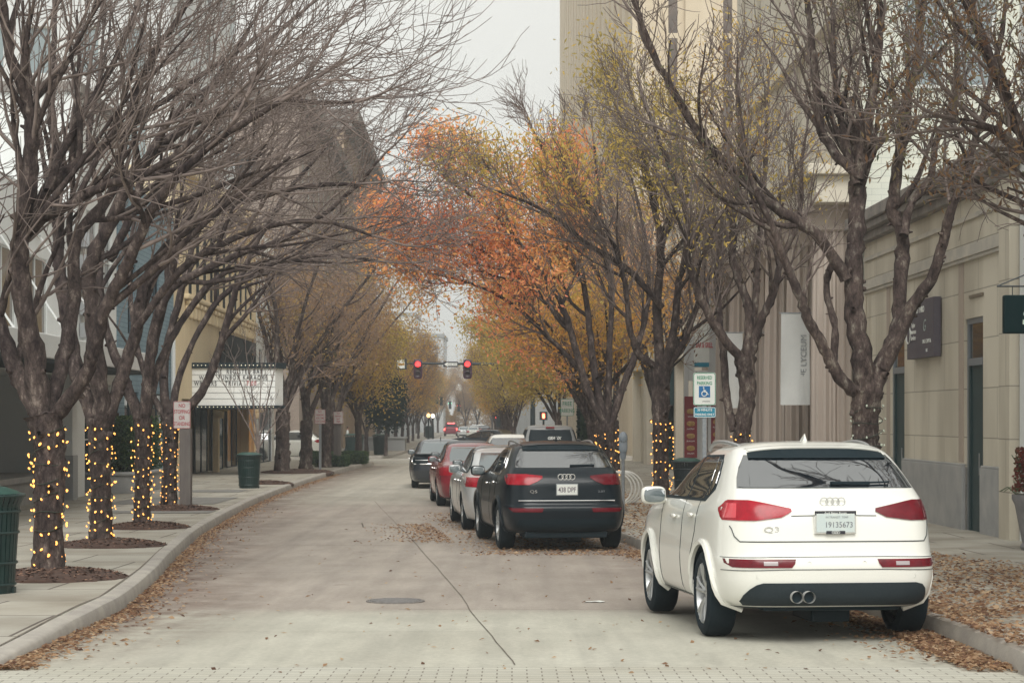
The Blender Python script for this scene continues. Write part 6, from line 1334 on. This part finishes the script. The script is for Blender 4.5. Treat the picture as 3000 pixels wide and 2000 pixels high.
bin_(-5.17, 19.05, True, 'green slatted bin cut by the left edge of the view', r=.34, h=.96)
bin_(-7.3, 54.0, True, 'green slatted bin beside the thin young tree')
bin_(3.6, 40.0, False, 'dark green bin with domed lid behind the white car mirror', r=.28, h=1.0, gm='black')
bin_(kx(KLF, 110)-.6, 110.5, True, 'far green bin on the corner past the side street', r=.4, h=1.1, z=rz(110)+.15)
bin_(kx(KLF, 106)-.9, 104.9, True, 'wide green bin before the dark evergreen tree', r=.5, h=1.15, z=rz(105)+.15)
bin_(-9.9, 232, True, 'tiny far bin on the left pavement near the red pickup', r=.5, h=1.4, z=rz(232)+.15)
def sign_panel(root, x, z, w, h, m, border=None, y=0, rad=.03, t=.004, name='panel'):
    mb = MB(); pts = []
    for (cx, cz, a0) in ((x+w/2-rad, z+h/2-rad, 0), (x-w/2+rad, z+h/2-rad, 90), (x-w/2+rad, z-h/2+rad, 180), (x+w/2-rad, z-h/2+rad, 270)):
        for k in range(5): a = R(a0+22.5*k); pts.append((cx+rad*math.cos(a), cz+rad*math.sin(a)))
    n = len(pts); mb.add([(p[0], y, p[1]) for p in pts]+[(p[0], y+t, p[1]) for p in pts], [tuple(range(n)), tuple(n+i for i in reversed(range(n)))]+[(i, (i+1) % n, n+(i+1) % n, n+i) for i in range(n)])
    po = mb.build(name, m, root)
    if border:
        bb = MB(); q = [(x+(p[0]-x)*(1-.05*.3/w), y-.0015, z+(p[1]-z)*(1-.05*.3/h)) for p in pts]
        for i in range(n): bb.tube([q[i], q[(i+1) % n]], .0045*(w/.3), 4)
        bb.build('border', border, po)
    return po
# reserved parking
Dp = 26.8; sp_ = F/Dp; zp = swz(Dp, False); Xp = (2064-1500)/sp_
ps_ = thing('parking_sign', 'reserved parking sign with wheelchair symbol over a blue plate', 'sign', (Xp, Dp, zp))
zz = lambda y: CZ+(HY-y)/sp_-zp
mb = MB(); mb.box(-.028, .028, .005, .055, -.05, zz(1105)); mb.build('post', M['galv'], ps_)
zc = (zz(1091)+zz(1187))/2; hh = zz(1091)-zz(1187); w_ = 66/sp_
p1 = sign_panel(ps_, 0, zc, w_, hh, M['sign_white'], M['sign_green'], name='upper_plate')
text('lettering', 'RESERVED', .066, (0, -.002, zz(1106.5)), FACE, M['sign_green'], p1, .001, sx=.70, bold=.0012); text('lettering', 'PARKING', .066, (0, -.002, zz(1122.5)), FACE, M['sign_green'], p1, .001, sx=.76, bold=.0012)
cy = zz(1147); sq = 33/sp_; mb = MB(); mb.box(-sq/2, sq/2, -.003, .0, cy-sq/2, cy+sq/2); mb.build('symbol_ground', M['sign_blue'], p1)
mb = MB(); mb.torus((-.004, -.006, cy-.028), .034, .006, Matrix.Rotation(R(90), 3, 'X'), 20, 5)
mb.tube([(-.010, -.007, cy+.040), (-.006, -.007, cy-.004), (.030, -.007, cy-.006), (.046, -.007, cy-.042), (.058, -.007, cy-.036)], .006, 5); mb.tube([(-.008, -.007, cy+.018), (.022, -.007, cy+.016)], .005, 5); mb.pillow((-.012, -.007, cy+.055), (.010, .004, .010), 1, 8, 6); mb.build('wheelchair_symbol', M['white'], p1)
mb = MB(); mb.box(-.03, .075, -.003, 0, zz(1176), zz(1174.5)); mb.build('small_print', M['ink'], p1)
zc = (zz(1192)+zz(1223))/2; p2 = sign_panel(ps_, .003, zc, 65/sp_, zz(1192)-zz(1223), M['sign_teal'], M['white'], rad=.02, name='lower_plate')
text('lettering', '30 MINUTE', .046, (.003, -.002, zc+.031), FACE, M['white'], p2, .001, sx=.92, bold=.0008); text('lettering', 'PARKING ONLY', .046, (.003, -.002, zc-.031), FACE, M['white'], p2, .001, sx=.80, bold=.0008)
def nosign(X, D_, y0, y1, wpx, lines, lab, post, left=True, pw=.05, pxoff=0, m='sign_shaded', tm='sign_red'):
    s_ = F/D_; z = swz(D_, left); root = thing('street_sign', lab, 'sign', (X, D_, z)); q = lambda y: CZ+(HY-y)/s_-z
    mb = MB(); mb.box(pxoff-pw/2, pxoff+pw/2, .006, .006+pw, -.05, q(y0)-(.0 if pw < .1 else (q(y0)-q(y1)))*1.0 if pw >= .1 else q(y0)-.03); mb.build('post', M[post], root, bevel=.004)
    hh = q(y0)-q(y1); p_ = sign_panel(root, 0, (q(y0)+q(y1))/2, wpx/s_, hh, M[m], M[tm])
    for i, l in enumerate(lines): text('lettering', l, hh/(len(lines)+.8)*.95, (0, -.003, q(y0)-hh*(i+.75)/(len(lines)+.5)), FACE, M[tm], p_, .001, sx=.62 if len(l) > 6 else .8, bold=.002)
    return root
nosign(-6.82, 40.2, 1175, 1255, 50, ['NO', 'STOPPING', 'OR', 'STANDING'], 'brown post with no stopping or standing sign beside a lit trunk', 'post', pw=.23, pxoff=.06)
nosign(-7.35, 74.5, 1199, 1241, 31, ['NO', 'PARKING', 'ANY TIME', 'TOW ZONE'], 'nearer no parking sign on a thin steel post', 'galv', pw=.09)
nosign(-7.10, 79.5, 1205, 1241, 28, ['NO', 'PARKING', 'ANY', 'TIME'], 'further no parking sign in front of the clipped hedges', 'post', pw=.05)
mb = MB(); mb.box(-7.3, -7.0, 79.6, 79.85, swz(80)-.05, CZ-.2); tag(mb.build('wooden_post', M['post'], bevel=.01), 'thick brown post under the further no parking sign', 'post')
nosign(1.9, 67, 1168, 1218, 38, ['FREE', 'PARKING'], 'pale green sign above the pickup cab', 'galv', left=False, m='sign_white', tm='sign_green')
# parking meter
pm = thing('parking_meter', 'grey parking meter beside the black car', 'parking meter', (2.17, 38.0, swz(38, False)))
mb = MB(); mb.tube([(0, 0, 0), (0, 0, 1.1)], .032, 10); mb.build('pole', M['galv'], pm, smooth=True)
mb = MB(); mb.pillow((0, 0, 1.34), (.085, .06, .15), .6); mb.lathe([(.001, 1.62), (.05, 1.6), (.085, 1.54), (.09, 1.46), (.08, 1.42)], 20); mb.tube([(0, 0, 1.08), (0, 0, 1.2)], [.05, .07], 12); mb.build('head', mat('meter_grey', (.20, .24, .28), (.28, .31, .34), scale=9, rough=.45), pm, smooth=True)
mb = MB(); mb.box(-.05, .05, -.075, -.055, 1.42, 1.52); mb.build('display', M['glassclear'], pm)
# bicycle rack of nested hoops
br = thing('bicycle_rack', 'white looped bicycle rack on the leafy pavement', 'bicycle rack', (2.35, 42.6, swz(42.6, False)))
for k in range(4):
    p = [(-.25+.16*k, -.35*0, 0)]
    p = [(.05+.42*math.cos(a)*1.0+.09*k-.2, k*.14, .36+.37*math.sin(a)) for a in np.linspace(-1.3, 2.2, 20)]
    mb = MB(); mb.tube(p, .022, 8); mb.build('hoop', mat('worn_white_tube', (.55, .54, .5), rough=.5), br, smooth=True)
mb = MB(); mb.tube([(-.3, -.1, .02), (.5, .5, .02)], .02, 6); mb.build('ground_rail', M['galv'], br)
# planter with wilted flowers, right edge
pt = thing('flower_planter', 'tall grey planter with dark red blooms against the stone wall', 'planter', (7.14, 26.6, swz(26.6, False)))
mb = MB(); mb.lathe([(.001, 0), (.17, 0), (.19, .05), (.16, .1), (.26, .62), (.30, .70), (.30, .76), (.26, .76), (.24, .68), (.001, .68)], 28); mb.build('pot', mat('grey_stone_pot', (.16, .16, .165), (.22, .21, .21), scale=8, rough=.8), pt, smooth=True)
rs = np.random.RandomState(9); n = 2600; a = rs.rand(n)*2*PI; r_ = .30*np.sqrt(rs.rand(n)); zz_ = .80+rs.rand(n)*.6; P0 = np.stack([np.cos(a)*r_*(1-.3*(zz_-.8)), np.sin(a)*r_, zz_], -1)
V, Fq = leaf_cloud(P0, .05, rs, elong=1.6); fastmesh('blooms', V, Fq, M['flower'], pt, attr={'rnd': ('FACE', rs.rand(n))})
mb = MB()
for k in range(9): a_ = k*.7; mb.tube([(0, 0, .7), (.12*math.cos(a_), .12*math.sin(a_), 1.0), (.3*math.cos(a_), .3*math.sin(a_), 1.3)], .006, 4)
for k in range(24): a_ = k*.26*1.0; mb.tube([(.2*math.cos(a_), .2*math.sin(a_), .72), (.36*math.cos(a_), .36*math.sin(a_), .86), (.46*math.cos(a_), .46*math.sin(a_), .80)], .004, 3)
mb.build('stem', M['hedge'] if False else mat('stem_green', (.06, .09, .04), rough=.8), pt)
# hedges and shrub
def hedge(name, label, X, D_, w, l, h, m, left=True, z=None, group=None, seed=3, n=5000, size=.07):
    rs = np.random.RandomState(seed); root = thing(name, label, 'hedge' if 'hedge' in name else 'shrub', (X, D_, swz(D_, left) if z is None else z), 0, group)
    u = rs.uniform(-1, 1, (n, 3)); k = np.argmax(np.abs(u), axis=1); u[np.arange(n), k] = np.sign(u[np.arange(n), k])*rs.uniform(.86, 1.06, n); P0 = u*np.array([w/2, l/2, h/2])+np.array([0, 0, h/2]); P0[:, 2] = np.clip(P0[:, 2], .02, None)
    V, Fq = leaf_cloud(P0, size, rs, elong=1.5); fastmesh('foliage', V, Fq, M[m], root, attr={'rnd': ('FACE', rs.rand(n))})
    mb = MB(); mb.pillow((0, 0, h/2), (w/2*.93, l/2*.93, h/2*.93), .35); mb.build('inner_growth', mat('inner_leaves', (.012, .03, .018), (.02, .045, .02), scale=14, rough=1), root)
    return root
hedge('box_hedge', 'clipped low hedge right of the brown post, nearer one', -7.45, 80.6, 1.3, 2.6, .5, 'hedge', group='clipped low hedges')
hedge('box_hedge', 'clipped low hedge closest to the street corner', -6.95, 86.0, 1.05, 2.4, .55, 'hedge', group='clipped low hedges', seed=4)
hedge('box_hedge', 'small clipped hedge peeping behind the nearer hedge', -8.4, 85.2, 1.3, 2.0, .55, 'hedge', group='clipped low hedges', seed=5)
cpn = thing('concrete_planter', 'long grey concrete planter behind the lit trunks', 'planter', (-10.15, 52.0, swz(52)))
mb = MB(); mb.box(-.65, .55, -2.2, 2.2, 0, .46); mb.box(-.7, .6, -2.25, 2.25, .46, .54); mb.build('trough', M['granite'], cpn, bevel=.02)
hedge('shrub', 'bushy green shrub growing in the concrete planter', -10.2, 52.2, 1.05, 3.6, 1.45, 'hedge', z=swz(52)+.5, seed=6, n=9000, size=.08)
hedge('shrub', 'dark clipped shrub behind the green sign', 2.95, 69.0, 1.2, 1.2, 2.7, 'ever', left=False, seed=8, n=5000, size=.1)
for (X, D_, lab) in ((-8.6, 128, 'far concrete planter past the junction, with low plants'),):
    c2 = thing('concrete_planter', lab, 'planter', (X, D_, rz(D_)+.15)); mb = MB(); mb.box(-1.6, 1.6, -.8, .8, 0, .8); mb.box(-1.7, 1.7, -.9, .9, .8, .9); mb.build('trough', M['grey_wall'], c2)
# traffic signal
sm = F/103.0; rt = thing('traffic_signal', 'dark mast arm with two red signals and a one way sign', 'traffic signal', (1.1, 103, rz(103)+.15))
zz = lambda y: CZ+(HY-y)/sm-rz(103)-.15
xx = lambda x: (x-1500)/sm-1.1
mb = MB(); mb.tube([(0, 0, 0), (0, 0, zz(1050))], [.15, .11], 12); mb.tube([(0, 0, 0), (0, 0, .3)], .22, 12); mb.build('pole', M['black'], rt, smooth=True)
mb = MB(); mb.tube([(0, 0, zz(1067)), (xx(1440), 0, zz(1066)), (xx(1180), 0, zz(1064))], [.10, .075, .05], 10); mb.build('arm', M['black'], rt, smooth=True)
for x in (1225, 1370):
    mb = MB(); c0 = xx(x); mb.pillow((c0, -.18, zz(1081)), (.235, .12, .52), .35, 20, 14); so_ = mb.build('signal_head', mat('signal_housing', (.055, .02, .045), rough=.5), rt, smooth=True)
    for k, (yy, mm) in enumerate(((1067, emit('red_signal', (1, .03, .03), 3.2)), (1081, mat('dark_amber_lens', (.05, .025, .02), rough=.3)), (1096, mat('dark_green_lens', (.05, .03, .04), rough=.3)))):
        b_ = MB(); b_.lathe([(.001, -.02), (.10, -.012), (.145, 0)], 20, Matrix.Translation((c0, -.325, zz(yy))) @ Matrix.Rotation(R(-90), 4, 'X') @ Matrix.Scale(-1, 4, (0, 0, 1))); b_.build('red_lamp' if k == 0 else 'lamp', mm, so_)
        b_ = MB(); ring = [(c0+.16*math.cos(a), zz(yy)+.16*math.sin(a)) for a in np.linspace(-.4, PI+.4, 14)]
        b_.grid([[(p[0], -.29, p[1]) for p in ring], [(p[0], -.46, p[1]-.02) for p in ring]]); b_.build('visor', M['black'], so_)
ow = MB(); ow.box(xx(1299), xx(1342), -.10, -.07, zz(1075), zz(1059)); oo = ow.build('one_way_plate', M['ink'], rt)
mb = MB(); mb.box(xx(1312), xx(1340), -.115, -.10, zz(1071), zz(1063)); mb.add([(xx(1301), -.112, zz(1067)), (xx(1312), -.112, zz(1073.5)), (xx(1312), -.112, zz(1060.5))], [(0, 1, 2)]); mb.build('arrow', M['white'], oo)
text('lettering', 'ONE WAY', .12, (xx(1326), -.118, zz(1067)), FACE, M['ink'], oo, .001)
mb = MB(); mb.box(xx(1162), xx(1192), -.10, -.06, zz(1082), zz(1051)); bx_ = mb.build('side_signal', M['black'], rt); mb = MB(); mb.box(xx(1164.5), xx(1186), -.12, -.10, zz(1079), zz(1054)); mb.build('side_panel', M['sign_white'], bx_); mb = MB(); mb.box(xx(1166), xx(1185), -.13, -.12, zz(1070), zz(1064)); mb.build('orange_stripe', mat('orange', (.6, .25, .05)), bx_)
ped = thing('pedestrian_signal', 'orange hand pedestrian signal right of the pickup cab', 'signal', (1.62, 100, rz(100)+.15))
mb = MB(); mb.tube([(0, 0, 0), (0, 0, 2.3)], .05, 8); mb.box(-.2, .2, -.12, .1, 1.95, 2.38); po_ = mb.build('post', M['black'], ped)
mb = MB(); mb.pillow((0, -.13, 2.12), (.07, .015, .09), .6)
for k in range(4): mb.tube([(-.055+.035*k, -.13, 2.18), (-.06+.038*k, -.13, 2.29)], .014, 5)
mb.build('hand_symbol', emit('hand_glow', (1, .16, .08), 5), ped)
# far signals and lamps
for (x, y, D_, c, lab) in ((1280.6, 1164, 232, (1, .05, .05), 'far red signal, highest of the distant lights'), (1344, 1188, 262, (1, .08, .06), 'far red signal right of the green one'), (1318.5, 1181, 262, (.05, .9, .45), 'far green signal between the two far red ones'), (1459.5, 1223, 160, (1, .1, .08), 'small red signal low among the right trees'), (1292.5, 1168.5, 232, (1, .7, .3), 'small amber lamp beside the highest far red signal')):
    p_ = P(x, y, D_); r_ = thing('far_signal', lab, 'traffic signal', p_); mb = MB(); mb.box(-.18, .18, .0, .2, -.75, .28); mb.box(-.03, .03, .05, .11, .28, .8); mb.build('housing', M['black'], r_); mb = MB(); mb.lathe([(.001, -.03), (.19, -.03), (.2, 0)], 12, Matrix.Rotation(R(-90), 4, 'X') @ Matrix.Scale(-1, 4, (0, 0, 1))); mb.build('lens', emit('lens_glow', c, 6), r_)
for (x, D_, lab, c) in ((1255.5, 175, 'far globe street lamp with an orange glow', (1, .5, .15)), (1268.5, 186, 'far globe street lamp with a white glow', (1, .9, .75))):
    X = (x-1500)*D_/F; r_ = thing('street_lamp', lab, 'street lamp', (X, D_, rz(D_)+.15), 0, 'far globe lamps'); mb = MB(); mb.tube([(0, 0, 0), (0, 0, 2.35)], [.12, .06], 8); mb.tube([(0, 0, 0), (0, 0, .3)], .2, 8); mb.build('post', M['black'], r_)
    mb = MB(); mb.pillow((0, 0, 2.5), (.16, .16, .19), 1, 12, 8); mb.build('globe', emit('globe_glow', c, 3), r_, smooth=True)
D_ = 125; zz = lambda y: CZ+(HY-y)*D_/F; cb = thing('street_lamp', 'tall cobra head street lamp curving over the road from the right', 'street lamp', (.2, D_, rz(D_)+.15))
mb = MB(); q = lambda x: (x-1500)*D_/F-.2; zo = rz(D_)+.15
mb.tube([(0, 0, 0), (-.0, 0, zz(1040)-zo), (q(1455), 0, zz(1010)-zo), (q(1435), 0, zz(992)-zo), (q(1405), 0, zz(984)-zo)], [.1, .07, .05, .045, .04], 8); mb.build('pole', M['galv'], cb, smooth=True)
mb = MB(); mb.pillow((q(1391), 0, zz(986)-zo), (.32, .12, .06), .8); mb.build('lamp_head', M['galv'], cb, smooth=True)

# ------------------------------------------------------------------ people (small, at the far left corner)
def person(X, D_, lab, h=1.7, face=0, shirt='shirt'):
    root = thing('person', lab, 'person', (X, D_, rz(D_)+.15), face)
    J = [(0, 0, .95), (0, 0, 1.15), (0, 0, 1.40), (0, 0, 1.50), (0, .02, 1.62), (0, .02, 1.70), (.10, .0, .90), (.11, .10, .50), (.11, .02, .08), (.11, .16, .04), (-.10, 0, .90), (-.11, -.06, .50), (-.11, -.20, .08), (-.11, -.07, .04),
         (.19, 0, 1.40), (.24, -.04, 1.12), (.25, .06, .88), (.25, .12, .80), (-.19, 0, 1.40), (-.24, .02, 1.12), (-.25, .16, .92), (-.25, .23, .88)]
    E = [(0, 1), (1, 2), (2, 3), (3, 4), (4, 5), (0, 6), (6, 7), (7, 8), (8, 9), (0, 10), (10, 11), (11, 12), (12, 13), (2, 14), (14, 15), (15, 16), (16, 17), (2, 18), (18, 19), (19, 20), (20, 21)]
    rr = [.14, .13, .15, .055, .09, .07, .09, .06, .045, .04, .09, .06, .045, .04, .06, .045, .035, .03, .06, .045, .035, .03]
    k = h/1.78; me = bpy.data.meshes.new('body'); me.from_pydata([(a*k, b*k, c*k) for a, b, c in J], E, []); o = bpy.data.objects.new('body', me); COL.objects.link(o); o.parent = root
    sk = o.modifiers.new('skin', 'SKIN')
    for v, r_ in zip(me.skin_vertices[0].data, rr): v.radius = (r_*k, r_*k*.85)
    me.skin_vertices[0].data[0].use_root = True; o.modifiers.new('sub', 'SUBSURF').levels = 1; o.modifiers['sub'].render_levels = 1
    dg = bpy.context.evaluated_depsgraph_get(); dg.update(); m2 = bpy.data.meshes.new_from_object(o.evaluated_get(dg)); o.modifiers.clear(); o.data = m2
    m2.materials.clear()
    for n_ in ('skin', shirt, 'jeans', 'hair'): m2.materials.append(M[n_])
    for p in m2.polygons:
        z = p.center.z/k; x = abs(p.center.x)/k; p.material_index = 2 if z < .93 and x < .2 else (1 if z < 1.47 and not (x > .2 and z < 1.18) else (3 if z > 1.64 or (z > 1.55 and p.center.y < 0) else 0)); p.use_smooth = True
    return root
person(-9.3, 110, 'person in a white shirt and dark trousers walking behind the left trunks', face=R(-80))

hz, nt, b = new_mat('matte_tone_volume'); nt.nodes.remove(b)  # thin volume added to lift dark tones for a matte look
pv = nt.nodes.new('ShaderNodeVolumePrincipled'); pv.inputs['Color'].default_value = (.86, .90, .92, 1); pv.inputs['Density'].default_value = .0011; pv.inputs['Anisotropy'].default_value = .0
nt.links.new(pv.outputs[0], nt.nodes['Material Output'].inputs['Volume'])
mb = MB(); mb.box(-165, 165, -65, 910, rz(900)-1.2, 70); tag(mb.build('haze', hz), None, None, None, 'stuff')
